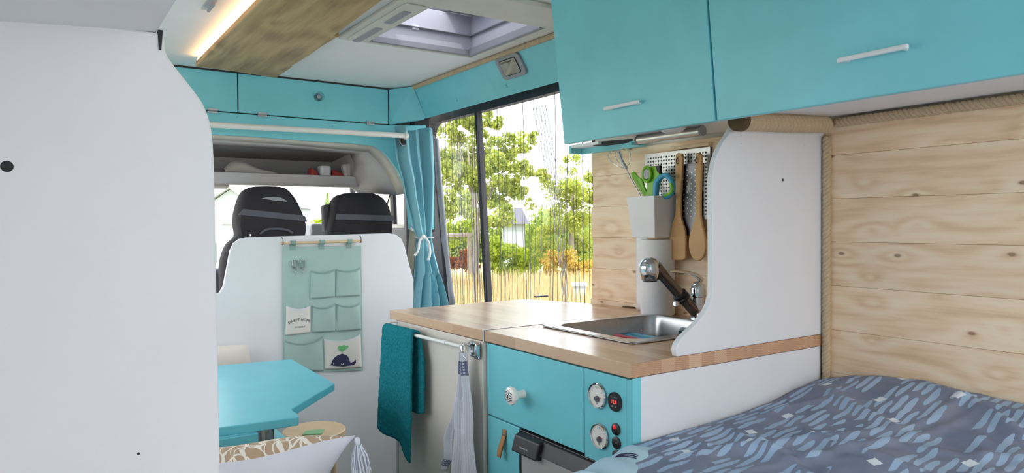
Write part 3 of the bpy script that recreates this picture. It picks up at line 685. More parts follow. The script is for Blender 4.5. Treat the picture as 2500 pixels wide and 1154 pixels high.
for (x0, x1, h, label) in ((757, 780, .05, 'red packet on the cab shelf, farther from the curtain'), (809, 842, .045, 'red packet on the cab shelf, at the shelf end by the curtain')):
    a, b = P(x0, 404, 'Y', YS + .06), P(x1, 420, 'Y', YS + .06)
    tag(MB().hexa([(a.x, YS + .05, zf - .010), (b.x, YS + .05, zf - .010), (b.x, YS + .13, zf - .010), (a.x, YS + .13, zf - .010), (a.x + .008, YS + .06, zf - .01 + h), (b.x - .01, YS + .06, zf - .01 + h * .6), (b.x - .01, YS + .12, zf - .01 + h * .6), (a.x + .008, YS + .12, zf - .01 + h)]).build('red_packet', 'reddish', bevel=.008), label, 'packet', 'red packets on the cab shelf')

# ------------------------------------------------------------------ turquoise lockers above the cab
lk = thing('overhead_locker', (.9, 3.0, 1.64), 'turquoise locker above the cab with flap doors and glass knob', 'cabinet')
XD0, XD1, XE = P(580, 200, 'Y', 3.0).x, P(948, 250, 'Y', 3.0).x, .05
zh = 1.643
MB().box((XL + .01, 3.0125, 1.644), (1.40, 3.03, ZC + .01)).build('body', 'black_gap', lk)
g = .0025
MB().box((XL + .01, 2.996, zh + g), (XD0 - g, 3.012, ZC - .008)).build('door', 'turquoise', lk, bevel=.002)
d = MB().box((XD0 + g, 2.996, zh + g), (XD1 - g, 3.012, ZC - .008)).build('door', 'turquoise', lk, bevel=.002)
kp = P(777, 237, 'Y', 2.99)
MB().lathe([(.017, 0), (.017, .003), (.008, .005), (.008, .014), (.017, .019), (.021, .027), (.015, .036), (0, .037)], (kp.x, 2.996, kp.z), (0, -1, 0), 14).build('knob', 'clear_plastic', d, 30)
MB().lathe([(.009, 0), (.009, .016), (0, .0165)], (kp.x, 2.996, kp.z), (0, -1, 0), 10).build('knob_core', 'chrome', d, 30)
# corner panel turning to the side wall
c0, c1, c2, c3 = Vector((XD1 + g, 2.996, ZC - .006)), Vector((1.413, 2.889, ZC - .004)), Vector((1.499, 2.929, 1.679)), Vector((XD1 + g, 2.996, zh + .001))
MB().prism([c0, c1, c2, c3], (.02, .07, 0)).build('corner_panel', 'turquoise', lk, bevel=.0015)
MB().hexa([(1.357, 3.0, 1.644), (1.503, 2.934, 1.679), (1.72, 3.14, 1.752), (1.36, 3.12, 1.652), (1.36, 3.04, 1.80), (1.46, 2.96, 1.80), (1.60, 3.12, 1.80), (1.36, 3.12, 1.80)]).build('corner_box', 'turquoise', lk)
for px in (519, 640, 904):
    hp = P(px, 275 + (px - 520) * .068, 'Y', 2.995)
    MB().box((hp.x - .018, 2.991, zh - .009), (hp.x + .018, 2.997, zh + .009)).cyl((hp.x - .018, 2.991, zh), (hp.x + .018, 2.991, zh), .0032, 8).build('hinge', 'steel_bracket', lk)
fas = thing('arch_board', (.9, 3.0, 1.3), 'turquoise board with an arched cut-out above the cab seats', 'board')
op = [(60, 313), (521, 328), (620, 333), (740, 343), (860, 350), (910, 356), (930, 366), (946, 381), (960, 400), (972, 418), (985, 446), (992, 470), (1000, 560), (1060, 560), (1060, 440), (1040, 306)]
pl = [P(x, y, 'Y', 3.0) for x, y in op] + [Vector((XD1, 3.0, zh - .002)), Vector((XL + .01, 3.0, zh - .002)), Vector((XL + .01, 3.0, P(60, 313, 'Y', 3.0).z))]
MB().prism(pl, (0, .015, 0)).build('board', 'turquoise', fas, bevel=.002)
for (px, py) in ((580, 287), (813, 309)):
    q = P(px, py, 'Y', 3.0); MB().lathe([(.006, 0), (.006, .0015), (.004, .003), (0, .0032)], (q.x, 3.0, q.z), (0, -1, 0), 12).build('screw_cap', 'turquoise_satin', fas, 40)

# ------------------------------------------------------------------ curtain and rod
YR = 2.862
ra, rb = P(400, 301, 'Y', YR), P(988, 331, 'Y', YR)
rd = thing('curtain_rod', (.9, YR, 1.58), 'white rod spanning in front of the turquoise cab boards', 'rod')
MB().cyl((XL + .001, YR, ra.z + (ra.z - rb.z) * .2), rb, .0115, 16).build('pole', 'rod_white', rd, 60)
MB().lathe([(.017, 0), (.017, .01), (.0115, .012), (.0115, .016)], rb, (1, 0, 0), 16).build('end_socket', 'rod_white', rd, 60)
ctn = thing('curtain', (1.46, 2.95, .3), 'blue curtain tied in at the waist with white cord', 'curtain')
XC0 = [(0.30, 1.42), (.70, 1.405), (.82, 1.40), (.95, 1.43), (1.08, 1.437), (1.127, 1.443), (1.18, 1.42), (1.35, 1.375), (1.5, 1.335), (1.62, 1.325)]
XC1 = [(0.30, 1.60), (.70, 1.60), (.82, 1.592), (.95, 1.56), (1.08, 1.525), (1.127, 1.515), (1.2, 1.52), (1.4, 1.525), (1.63, 1.515)]
YCU = 2.915
def curt(u, v):
    z = lerp(.30, 1.622, v); x0, x1 = interp(XC0, z), interp(XC1, z); squeeze = min(1, abs(z - 1.127) / .22)
    am = .006 + .014 * squeeze; ph = u * 2 * PI * (3.1 + .5 * (v < .5)) + .35 * math.sin(z * 4)
    y = YCU + am * math.sin(ph + .6 * math.sin(z * 3)) + .012 * math.sin(u * 7 + z * 2) + (.02 if z < 1.55 else 0)*0
    return (lerp(x0, x1, u + .018 * math.sin(ph * 2) * squeeze), y, z + (.008 * math.sin(u * 9) if v > .98 else 0))
MB().grid(curt, 110, 70).build('cloth', 'curtain_blue', ctn, 80, solid=.002)
def knot_ring(t):
    a = 2 * PI * t; return Vector((1.479 + .043 * math.cos(a), YCU + .032 * math.sin(a), 1.127 + .002 * math.sin(3 * a)))
tb = MB(); rope(tb, [knot_ring(j / 40) for j in range(41)], .006, .02)
tb.build('tieback_cord', 'rope_white', ctn, 60)
tb = MB(); kc = P(1034, 578, 'Y', YCU - .035); tb.blob(kc, (.011, .008, .010), 12)
for pts in ([(1030, 580), (1024, 590), (1022, 606), (1017, 618), (1012, 623)], [(1037, 580), (1046, 590), (1050, 612), (1048, 628), (1044, 634)]):
    rope(tb, smooth_path([P(x, y, 'Y', YCU - .036) for x, y in pts], 6), .0055, .02)
tb.build('cord_ends', 'rope_white', ctn, 60)
q = P(984, 344, 'Y', YCU - .030)
rg = MB(); rg.tube([q + Vector((.02 * math.cos(a), .012 * math.cos(a) * .4, .02 * math.sin(a))) for a in [2 * PI * k / 20 for k in range(20)]], .0035, 8, closed=True); rg.build('eyelet', 'dark_steel', ctn, 60)
MB().cyl(q + Vector((0, .001, 0)), q + Vector((0, .003, 0)), .019, 18).build('eyelet_hole', 'black_gap', ctn)
# ------------------------------------------------------------------ partition behind the seats with the wall organiser
YP = 2.88
pp = [(536, 1300), (536, 715), (545, 700), (553, 660), (562, 612), (570, 594), (584, 583), (604, 579), (700, 576), (850, 572), (950, 569), (966, 572), (980, 582), (988, 600), (998, 640), (1010, 684), (1010, 720), (1008, 760), (1008, 1300)]
part = [P(x, y, 'Y', YP) for x, y in pp]
for p in part:
    if p.z < .45: p.z = 0.0
for p in (part[0], part[1]): p.x = XL + .02 if p.z == 0 else p.x
lo = [Vector((XL + .02, YP, 0)), Vector((XL + .02, YP, P(536, 715, 'Y', YP).z - .01))] + part[1:-1] + [Vector((part[-2].x, YP, 0))]
tag(MB().prism(lo, (0, .018, 0)).build('partition_panel', 'white_paint', bevel=.003), 'white rounded panel behind the cab seats', 'panel')
for (px, py, nm) in ((602, 573, 'peg'), (587, 577, 'peg')): pass
og = thing('wall_organiser', (.98, YP - .01, .56), 'mint green fabric pocket organiser hanging on the white panel', 'organiser')
YO = YP - .004
def G(x, y, d=0): return P(x, y, 'Y', YO - d)
bk = [G(x, y) for x, y in ((690, 600), (740, 602), (800, 601), (881, 599), (884, 750), (886, 903), (800, 907), (692, 905), (690, 760))]
MB().prism(bk, (0, -.003, 0)).build('backing', 'mint_fabric', og, bevel=.001)
e0, e1 = G(686, 593.5, .012), G(884, 588, .012)
MB().cyl(e0, e1, .0055, 12).build('dowel', 'light_wood', og, 60)
for e, s in ((e0.lerp(e1, .02), 1), (e0.lerp(e1, .98), -1)):
    MB().tube([e + Vector((0, .010, .022)), e + Vector((0, -.004, .018)), e + Vector((0, -.007, .004)), e + Vector((0, -.003, -.006)), e + Vector((0, .006, -.006))], .002, 6).build('hook', 'dark_steel', og, 60)
for px in (714, 783, 852):
    f = (px - 686) / 198; c_ = e0.lerp(e1, f); w = .011
    MB().grid(lambda u, v: (c_.x - w + 2 * w * u, c_.y - .0075 * math.sin(v * PI * 1.15) * 1.0 if v < .87 else YO - .003, c_.z + (.0085 * math.cos(v * PI * 1.15) if v < .87 else -.0075 - (v - .87) / .13 * .018)), 4, 16).build('loop', 'mint_dark', og, 60, solid=.0012)
    MB().box((c_.x - w, YO - .005, c_.z - .03), (c_.x + w, YO - .0015, c_.z - .004)).build('loop_tab', 'mint_dark', og)
def pocket(tl, tr, br, bl, mat, sag=.012, bulge=.016, label=None):
    a, b, c_, d = (G(*t) for t in (tl, tr, br, bl))
    def fn(u, v):
        top = a.lerp(b, u); bot = d.lerp(c_, u); p = bot.lerp(top, v); s = 4 * u * (1 - u)
        p.z -= sag * s * (v ** 2.2); p.y = YO - .004 - bulge * (s ** .6) * (.25 + .75 * v ** .8) - .001 * math.sin(6 * u + 4 * v)
        return p
    mb = MB().grid(fn, 18, 16)
    o = mb.build('pocket', mat, og, 60, solid=.0015)
    hem = MB().grid(lambda u, v: Vector(fn(u, .93 + .07 * v)) + Vector((0, -.0012, 0)), 18, 2); hem.build('hem', 'mint_dark' if mat == 'mint_fabric' else 'white_edge', o, 60)
    if label: lab(o, label)
    return o, fn
pocket((758, 660), (817, 656), (817, 724), (756, 729), 'mint_fabric')
pocket((820, 656), (878, 653), (880, 721), (819, 724), 'mint_fabric')
pk, fn1 = pocket((698, 746), (757, 744), (757, 811), (696, 818), 'pocket_white', label='white pocket printed SWEET HOME')
pocket((762, 746), (817, 740), (818, 808), (761, 811), 'mint_fabric')
pocket((821, 741), (878, 738), (880, 804), (820, 808), 'mint_fabric')
pocket((695, 830), (786, 820), (789, 905), (692, 904), 'mint_fabric', .02)
pw, fn2 = pocket((790, 826), (879, 814), (882, 896), (792, 901), 'pocket_white', .016, label='white pocket printed with a navy whale')
def on_pocket(fn, me_obj, off=.0022):
    """lay a flat print on the bulging pocket front"""
    w = Vector(me_obj['_w']); grid = [(Vector(fn(i / 18, j / 16))) for i in range(19) for j in range(17)]
    for v in me_obj.data.vertices:
        p = v.co + w; q = min(grid, key=lambda g: (g.x - p.x) ** 2 + (g.z - p.z) ** 2); near = sorted(grid, key=lambda g: (g.x - p.x) ** 2 + (g.z - p.z) ** 2)[:4]
        wt = [1 / (1e-6 + (g.x - p.x) ** 2 + (g.z - p.z) ** 2) for g in near]; v.co.y = sum(g.y * k for g, k in zip(near, wt)) / sum(wt) - off - w.y
t1 = text_mesh('SWEET HOME', .0148, G(729, 779), (1, 0, 0), (0, 0, 1), .0002, 'ink_black', pk, 'print', arc=.09, spacing=1.05); on_pocket(fn1, t1)
t2 = text_mesh('MY ZONE', .0092, G(730, 797), (1, 0, 0), (0, 0, 1), .0002, 'ink_black', pk, 'print', spacing=1.1); on_pocket(fn1, t2)
def flat(name, pts, mat, parent, fn, off=.0022, fine=True):
    bm = bmesh.new(); vs = [bm.verts.new(Vector(p) - Vector(parent['_w'])) for p in pts]; f = bm.faces.new(vs)
    bmesh.ops.triangulate(bm, faces=[f])
    for _ in range(2): bmesh.ops.subdivide_edges(bm, edges=[e for e in bm.edges if e.calc_length() > .008], cuts=1, use_grid_fill=False); bmesh.ops.triangulate(bm, faces=bm.faces)
    me = bpy.data.meshes.new(name); bm.to_mesh(me); bm.free(); me.materials.append(MAT[mat]); o = bpy.data.objects.new(name, me); COL.objects.link(o); o.parent = parent; o['_w'] = parent['_w']; on_pocket(fn, o, off); return o
wh = [(805, 890), (808, 880), (814, 871), (822, 865), (829, 863), (832, 861), (836, 863), (844, 866), (850, 874), (852, 882), (856, 885), (860, 882), (866, 876), (867, 884), (862, 889), (852, 891), (835, 893), (818, 892)]
flat('whale_print', [G(x, y) for x, y in wh], 'ink_navy', pw, fn2)
hp_ = [(832, 858), (824, 852), (821, 846), (825, 841), (831, 842), (835, 840), (841, 842), (845, 841), (847, 845), (842, 849), (838, 853)]
flat('spout_print', [G(x, y) for x, y in hp_], 'ink_green', pw, fn2)
ce = G(812, 886); flat('eye_print', [ce + Vector((.0025 * math.cos(a), 0, .0025 * math.sin(a))) for a in [2 * PI * k / 10 for k in range(10)]], 'pocket_white', pw, fn2, .0034)
flat('fin_print', [G(x, y) for x, y in ((828, 886), (833, 888), (836, 884), (836, 888), (832, 890))], 'pocket_white', pw, fn2, .0034)
for px in (719, 737):   # two little snap hooks on tabs
    c_ = G(px, 645); MB().box((c_.x - .008, YO - .007, c_.z - .012), (c_.x + .008, YO - .003, c_.z + .016)).build('tab', 'mint_dark', og, bevel=.002)
    h = MB(); k0 = c_ + Vector((0, -.008, -.012)); h.tube(smooth_path([k0 + Vector((-.009, 0, .028)), k0 + Vector((-.009, 0, 0)), k0 + Vector((.004, 0, -.006)), k0 + Vector((.001, 0, -.016)), k0 + Vector((-.004, 0, -.02))], 5), .0016, 6)
    h.tube([k0 + Vector((-.009, 0, .028)), k0 + Vector((.009, 0, .028)), k0 + Vector((.009, 0, 0)), k0 + Vector((-.002, 0, -.008))], .0014, 6); h.blob(k0 + Vector((0, 0, -.019)), (.004, .003, .0035), 8)
    h.build('snap_hook', 'chrome', og, 60)
tag(MB().cyl(P(612, 576, 'Y', YP + .006), P(612, 571, 'Y', YP + .006), .003, 8).build('peg', 'steel_bracket'), 'tiny metal peg on the white panel top edge', 'peg')

# ------------------------------------------------------------------ left: tall white side panel, left overhead cabinet
YW = .95
prof = [(400, 81), (403, 118), (408, 133), (417, 148), (435, 172), (460, 203), (480, 229), (495, 251), (506, 276), (514, 302), (519, 335), (522, 380), (525, 470), (527, 600), (531, 800), (535, 1000), (538, 1154)]
pts = [P(x, y, 'Y', YW) for x, y in prof]
pts = pts[:1] + smooth_path(pts[1:], 4)
ol = [Vector((XL + .003, YW, pts[0].z))] + pts + [Vector((pts[-1].x, YW, .005)), Vector((XL + .003, YW, .005))]
wp_ = thing('side_panel', (-.05, YW, 0), 'tall white panel with a curved edge standing beside the turquoise table', 'panel')
MB().prism(ol, (0, .016, 0)).build('board', 'white_paint', wp_, bevel=.003)
q = P(17, 406, 'Y', YW); MB().lathe([(.0062, -.004), (.0062, .0003), (0, .0004)], (q.x, YW, q.z), (0, -1, 0), 16).build('screw_hole', 'black_gap', wp_, 40)
q = P(338, 1107, 'Y', YW); MB().lathe([(.0016, -.002), (.0016, .0003), (0, .0003)], (q.x, YW, q.z), (0, -1, 0), 8).build('screw_hole', 'black_gap', wp_, 40)
lc = thing('overhead_cabinet', (-.1, .3, 1.42), 'white underside of the overhead cabinet above the tall curved panel', 'cabinet')
zb = P(392, 78, 'Y', YW).z
MB().hexa([(XL + .004, -.7, zb - .035), (.125, -.7, zb), (.125, YW + .015, zb), (XL + .004, YW + .015, zb - .03), (XL + .004, -.7, ZC - .002), (.19, -.7, ZC - .002), (.19, YW + .015, ZC - .002), (XL + .004, YW + .015, ZC - .002)]).build('carcass', 'white_paint', lc, bevel=.002)
MB().hexa([(.134, -.7, zb + .05), (.148, -.7, zb + .05), (.148, YW + .012, zb + .05), (.134, YW + .012, zb + .05), (.192, -.7, ZC - .006), (.206, -.7, ZC - .006), (.206, YW + .012, ZC - .006), (.192, YW + .012, ZC - .006)]).build('door', 'turquoise', lc, bevel=.002)
MB().hexa([(.1265, YW - .002, zb - .022), (.129, YW - .002, zb - .022), (.131, YW + .014, zb - .022), (.1265, YW + .014, zb - .022), (.1255, YW - .002, zb + .002), (.131, YW - .002, zb + .002), (.132, YW + .014, zb + .002), (.1265, YW + .014, zb + .002)]).build('gap_strip', 'black_gap', lc)

# ceiling board with its warm light strip, ceiling clip
cbd = thing('ceiling_board', (.65, 2.3, 1.75), 'knotty brown wood board along the ceiling with a warm light strip', 'board')
zb2, zt2 = 1.77, 1.792
ol = [(.494, .7), (.494, 2.80), (.60, 2.805), (.798, 2.85), (.792, 2.62), (.786, 2.60), (.788, 2.42), (.783, 2.25), (.784, 2.14), (.788, 2.122), (.780, 2.128), (.770, 2.12), (.755, 1.72), (.74, .7)]
MB().prism([Vector((x, y, zb2)) for x, y in ol], (0, 0, .02)).build('plank', 'board_wood', cbd, bevel=.003)
MB().box((.53, 1.0, zt2 - .002), (.75, 2.79, ZC - .001)).build('batten', 'ceiling_white', cbd)
MB().box((.498, .72, zt2 + .001), (.506, 2.80, zt2 + .006)).build('led_strip', 'led_warm', cbd)
cc = P(512, 14, 'Z', ZC - .01)
clp = thing('ceiling_clip', (cc.x, cc.y, ZC - .012), 'small clear plastic clip on the white ceiling left of the light strip', 'clip')
MB().box((cc.x - .012, cc.y - .04, ZC - .008), (cc.x + .012, cc.y + .06, ZC - .0005)).build('plate', 'clear_plastic', clp, bevel=.002)
MB().box((cc.x + .002, cc.y - .03, ZC - .016), (cc.x + .009, cc.y + .05, ZC - .008)).build('catch', 'mid_grey', clp, bevel=.002)

# ------------------------------------------------------------------ roof hatch
hw = thing('window_3', ((HX0 + HX1) / 2, (HY0 + HY1) / 2, ZC), kind='structure'); lab(hw, 'roof hatch with a blind cassette')
x0, x1, y0, y1 = HX0, HX1, HY0, HY1; zr = ZC - .014
fr = MB()
for (a, b) in (((x0 - .095, y0 - .17, zr), (x0 + .004, y1 + .012, ZC)), ((x1 - .004, y0 - .17, zr), (x1 + .02, y1 + .012, ZC)), ((x0, y1 - .004, zr), (x1, y1 + .012, ZC)), ((x0, y0 - .17, zr), (x1, y0 + .004, ZC))): fr.box(a, b)
fr.build('frame', 'cab_beige', hw, bevel=.004)
ins = MB(); t = .012; zl = ZC + .056; zt_ = ZC + .132
ins.box((x0, y0, ZC), (x0 + t, y1, zt_)).box((x1 - t, y0, ZC), (x1, y1, zt_)).box((x0, y0, ZC), (x1, y0 + t, zt_)).box((x0, y1 - t, ZC), (x1, y1, zt_))
ins.build('shaft', 'lilac_grey', hw, bevel=.002)
lg = MB()
lg.box((x0 + t, y1 - t - .014, zl), (x1 - t, y1 - t, zl + .004)).box((x1 - t - .014, y0 + t, zl), (x1 - t, y1 - t, zl + .004)).box((x0 + t, y1 - .02, ZC - .013), (x1 - t, y1 - t, ZC + .008)).box((x1 - .024, y0 + t, ZC - .013), (x1 - t, y1 - t, ZC + .012))
lg.build('blind_rail', 'lilac_dark', hw, bevel=.002)
ca = MB()
for (a, b) in ((y0 + .06, y0 + .20), (y0 + .26, y0 + .45)): ca.box((x0 - .055, a, zr - .007), (x0 - .028, b, zr))
ca.build('blind_cassette', 'mid_grey', hw, bevel=.004)
MB().box((x0 - .075, y0 + .0, zr - .004), (x0 - .012, y1 - .02, zr)).build('cassette_base', 'cab_beige', hw, bevel=.003)
MB().box((x0 + .16, y1 - t - .008, zl - .006), (x0 + .185, y1 - t, zl + .008)).build('catch', 'plastic_white', hw, bevel=.002)
# raised lid: frosted dome with a clear field and a dark rounded rim
zd = zt_ + .05
def lid(u, v):
    x, y = lerp(x0 - .03, x1 + .03, u), lerp(y0 - .03, y1 + .03, v); e = min(1, 7 * min(u, 1 - u, v, 1 - v)); return (x, y, lerp(zt_ + .012, zd, e ** .5))
gm = MB().grid(lid, 40, 40)
for k, f in enumerate(gm.f):
    c_ = sum((Vector(gm.v[i]) for i in f), Vector()) / 4
    if x0 + .02 < c_.x < x1 - .10 and y0 + .02 < c_.y < y1 - .0: gm.m[k] = 1
gm.build('dome', ['frost', 'glass'], hw, 60)
lr = MB(); lr.tube([Vector(((x0 + x1) / 2 - .05 + a, (y0 + y1) / 2 + b, zt_ + .010)) for a, b in rrect(x1 - x0 - .10, y1 - y0 - .004, .04, 6)], .011, 8, closed=True)
lr.build('lid_rim', 'lilac_dark', hw, 60)
MB().box((x1 - .115, y0, zt_ + .002), (x1 + .02, y1 + .01, zt_ + .012)).build('lid_side', 'lilac_grey', hw)

# ------------------------------------------------------------------ dome light on the band, ceiling rope
dl = thing('dome_light', onband(1250, 160), 'grey framed square interior lamp on the turquoise band', 'lamp')
q = [onband(x, y) for x, y in ((1222, 142), (1274, 130), (1279, 176), (1227, 190))]
N = (band(0, 0, 1) - band(0, 0, 0)); A = Vector((0, 1, 0)); Bv = (b1 - b0).normalized(); C0 = sum(q, Vector()) / 4; cy_ = C0.y
def plate(w, h, r, d0, d1, name, mat, parent, sm=None):
    return MB().prism([C0 + A * a + Bv * b + N * d0 for a, b in rrect(w, h, r)], N * (d1 - d0)).build(name, mat, parent, bevel=.002)
plate(.150, .088, .020, 0, .010, 'housing', 'mid_grey', dl); plate(.104, .060, .008, .010, .012, 'gap', 'black_gap', dl); plate(.098, .055, .007, .012, .014, 'reflector', 'reflector', dl); plate(.096, .053, .007, .014, .018, 'lens', 'clear_plastic', dl)
rp = MB(); rope(rp, [band(.03, 1.54, .008), band(.03, 1.8, .009), band(.03, 2.3, .008), band(.04, 2.88, .007)], .0095, .026, seg=6, step=10)
tag(rp.build('rope_trim', 'rope', smooth=60), 'thin rope along the ceiling edge above the side window', 'rope')

# ------------------------------------------------------------------ right overhead cabinets
def cabinet(y0, y1, label, hy, handle=True):
    t = thing('overhead_cabinet', (1.4, (y0 + y1) / 2, 1.408), label, 'cabinet', 'turquoise cabinets over the kitchen and bed')
    zb = 1.410
    MB().hexa([(1.235, y0, zb + .022), (1.678, y0, 1.454), (1.678, y1, 1.454), (1.235, y1, zb + .022), (1.19, y0, ZC - .001), (1.412, y0, ZC - .001), (1.412, y1, ZC - .001), (1.19, y1, ZC - .001)]).build('carcass', 'white_paint', t, bevel=.001)
    d = MB().hexa([(1.219, y0 + .002, zb - .002), (1.234, y0 + .002, zb - .002), (1.234, y1, zb - .002), (1.219, y1, zb - .002), (1.174, y0 + .002, ZC - .004), (1.189, y0 + .002, ZC - .004), (1.189, y1, ZC - .004), (1.174, y1, ZC - .004)]).build('door', 'turquoise', t, bevel=.002)
    zh_ = 1.477; xf = lerp(1.219, 1.174, (zh_ - zb) / (ZC - zb))
    h = MB(); h.box((xf - .020, hy[0], zh_ - .004), (xf - .012, hy[1], zh_ + .005))
    for y in (hy[0] + .012, hy[1] - .012): h.box((xf - .014, y - .004, zh_ - .003), (xf + .004, y + .004, zh_ + .003))
    h.build('handle', 'plastic_white', d, bevel=.003)
    return t
c1_ = cabinet(1.022, 1.549, 'shorter turquoise overhead cabinet above the sink', (1.232, 1.356))
c2_ = cabinet(-.20, 1.018, 'long turquoise overhead cabinet above the bed', (.604, .729))
# lamps under the short cabinet
lt = thing('tube_lamp', (1.34, 1.25, 1.40), 'slim aluminium tube lamp under the overhead cabinet', 'lamp')
def under(x): return lerp(1.432, 1.454, (x - 1.235) / (1.678 - 1.235))
ta, tb_ = P(1560, 347, 'Z', 1.423), P(1712, 325, 'Z', 1.423)
ta.z = under(ta.x) - .0135; tb_.z = under(tb_.x) - .0135; tb_.x = ta.x - .005
MB().cyl(ta, tb_, .0125, 18).build('tube', 'alu', lt, 50)
for e, d in ((ta, 1), (tb_, -1)): MB().cyl(e, e + Vector((0, .006 * d, 0)), .0135, 18).build('end_cap', 'mid_grey', lt, 50)
ds = P(1641, 322, 'Z', 1.428)
dlx = thing('puck_lamp', (ds.x, ds.y, 1.40), 'round white push lamp under the overhead cabinet', 'lamp')
MB().lathe([(.034, 0), (.033, -.004), (.028, -.010), (.016, -.015), (0, -.0165)], (ds.x, ds.y, under(ds.x) - .0005), (0, 0, 1), 24).build('lens', 'plastic_white', dlx, 50)
MB().lathe([(.036, 0), (.036, -.003), (.033, -.004)], (ds.x, ds.y, under(ds.x) - .0003), (0, 0, 1), 24).build('bezel', 'white_edge', dlx, 50)
# low turquoise frame under the cabinet beyond the sink
tf = thing('pelmet_box', (1.6, 1.8, 1.43), 'low turquoise edged box between the cabinet and the wood splashback', 'box')
a, b = P(1418, 372, 'X', 1.66), P(1560, 352, 'X', 1.66)
yA, yB = a.y, b.y; zA = 1.440
MB().box((1.655, yB - .02, zA), (1.669, yA, zA + .022)).box((1.605, yA - .012, zA), (1.655, yA, zA + .03)).box((1.605, yB - .02, zA + .003), (1.655, yB - .008, zA + .012)).build('edge_frame', 'turquoise', tf, bevel=.002)
MB().box((1.605, yA - .16, zA + .02), (1.655, yA - .012, zA + .03)).build('panel', 'white_paint', tf)
rY0, rY1 = P(1537, 355, 'X', 1.645).y, P(1476, 355, 'X', 1.645).y
MB().prism([(1.66, rY0, zA + .018), (1.66, rY1, zA + .018), (1.61, rY1 + .02, zA + .018)], (0, 0, .012)).build('recess', 'black_gap', tf)

# ------------------------------------------------------------------ wood clad right wall
zs = [.49, .60, .70, .805, .914, 1.0265, 1.138, 1.247, 1.3575, 1.443]
# (planks run the length of the van; the kitchen stands in front of the far stretch)
pw_ = MB()
for z0, z1 in zip(zs, zs[1:]):
    ye = 1.978 + random.uniform(-.008, .008); pw_.box((1.682, YB + .05, z0 + .0002), (XW - .0005, ye, z1 - .0002))
tag(pw_.build('wood_cladding', 'pine', bevel=.0011, base=(1.69, 0, 0)), 'pale pine plank cladding along the right wall', 'cladding')['kind'] = 'structure'

# ------------------------------------------------------------------ curved white kitchen end panel and ropes
YK0, YK1 = 1.06, 1.076
kp_ = [(1640, 868), (1638, 852), (1641, 838), (1652, 822), (1672, 802), (1694, 780), (1712, 755), (1723, 728), (1726, 700), (1726, 560), (1724, 470), (1727, 425), (1735, 386), (1748, 356), (1764, 331), (1776, 310), (1783, 285), (1787, 268)]
pts = smooth_path([P(x, y, 'Y', YK1) for x, y in kp_], 3)
for p in pts: p.y = YK0
pts[0].z = .9005
for p in pts: p.z = max(p.z, .9005)
ol = pts + [Vector((pts[-1].x, YK0, 1.43)), Vector((1.68, YK0, 1.447)), Vector((1.68, YK0, .9005))]
ol = [p for p in ol]
for p in ol[:-3]:
    p.z = min(p.z, 1.4325)
ol[-3].z = 1.433; ol[-3].x = pts[-1].x + .001
kp = thing('side_panel', (1.5, YK0, .9), 'white curved panel with flared foot standing on the worktop end', 'panel')
MB().prism(ol, (0, YK1 - YK0, 0)).build('board', 'white_paint', kp, bevel=.004)
for (px, py, r_) in ((1911, 439, .0035), (1808, 316, .0028), (1809, 331, .001), (1809, 351, .001), (1964, 355, .001)):
    q = P(px, py, 'Y', YK0); MB().lathe([(r_, -.003), (r_, .0003), (0, .0004)], (q.x, YK0, q.z), (0, -1, 0), 10).build('screw_hole', 'black_gap' if r_ > .002 else 'mid_grey', kp, 40)
rr = thing('thick_rope', (1.5, 1.03, 1.40), 'thick rope lying across the top of the kitchen end panel', 'rope')
ra_, rb_ = P(1806, 288, 'Y', 1.035), P(2016, 297, 'Y', 1.035)
ra_.z -= .006; rb_.z -= .006
f_ = MB(); rope(f_, [ra_, ra_.lerp(rb_, .5) + Vector((0, 0, -.001)), rb_], .0215, .044, seg=12, step=18); f_.build('strand', 'rope', rr, 60)
MB().cyl(ra_ + Vector((-.012, 0, 0)), ra_ + Vector((.010, 0, 0)), .0238, 20).build('cut_end', 'rope_end', rr, bevel=.002)
tag(rope(MB(), [(1.673, 1.048, 1.405), (1.673, 1.048, 1.1), (1.673, 1.048, .70)], .0105, .034, seg=8, step=12).build('corner_rope', 'rope', smooth=60), 'upright rope covering the corner between white panel and pine wall', 'rope')
tag(rope(MB(), [(1.668, 1.02, 1.437), (1.668, .5, 1.437), (1.668, -.3, 1.437)], .0115, .034, seg=8, step=12).build('wall_rope', 'rope', smooth=60), 'rope along the top of the pine wall above the bed', 'rope')

# ------------------------------------------------------------------ kitchen: worktops and cabinet
YSM = 1.632; XF = .985
wt = thing('worktop', (1.3, 1.06, .87), 'near wooden worktop holding the sink', 'worktop')
wt['_w'] = (1.008, 1.06, .871); wt.location = wt['_w']
# slab with the sink cut-out
SX0, SX1, SY0, SY1 = 1.190, 1.590, 1.245, 1.585
x0, x1, y0, y1, z0, z1 = 1.004, 1.6815, 1.06, YSM - .003, .871, .9
s_ = MB()
def slab(mb, rect, hole, z0, z1):
    (a, b, c, d), (e, f, g_, h) = rect, hole
    O_ = [(a, c), (b, c), (b, d), (a, d)]; I_ = [(e, g_), (f, g_), (f, h), (e, h)]
    return mb.ringwall([Vector((x, y, z1)) for x, y in O_], [Vector((x, y, z1)) for x, y in I_], (0, 0, z0 - z1))
slab(s_, (x0, x1, y0, y1), (SX0, SX1, SY0, SY1), z0, z1)
s_.build('slab', 'butcher', wt, bevel=.0015)
wl = thing('worktop', (.980, 1.64, .871), 'far wooden worktop flap by the window with a plain top', 'worktop')
yl = P(955, 756, 'Z', .9).y
MB().prism([(1.004, YSM + .003, .871), (1.67, YSM + .003, .871), (1.67, 1.9, .871), (1.55, 2.22, .871), (.986, yl, .871)], (0, 0, .029)).build('slab', 'butcher', wl, bevel=.0015)
h0 = P(1325, 721, 'Z', .905)
MB().box((h0.x - .04, h0.y - .012, .9), (h0.x + .02, h0.y + .006, .906)).build('stop_strip', 'black_plastic', wl, bevel=.002)
h1 = P(1540, 749, 'Z', .902)
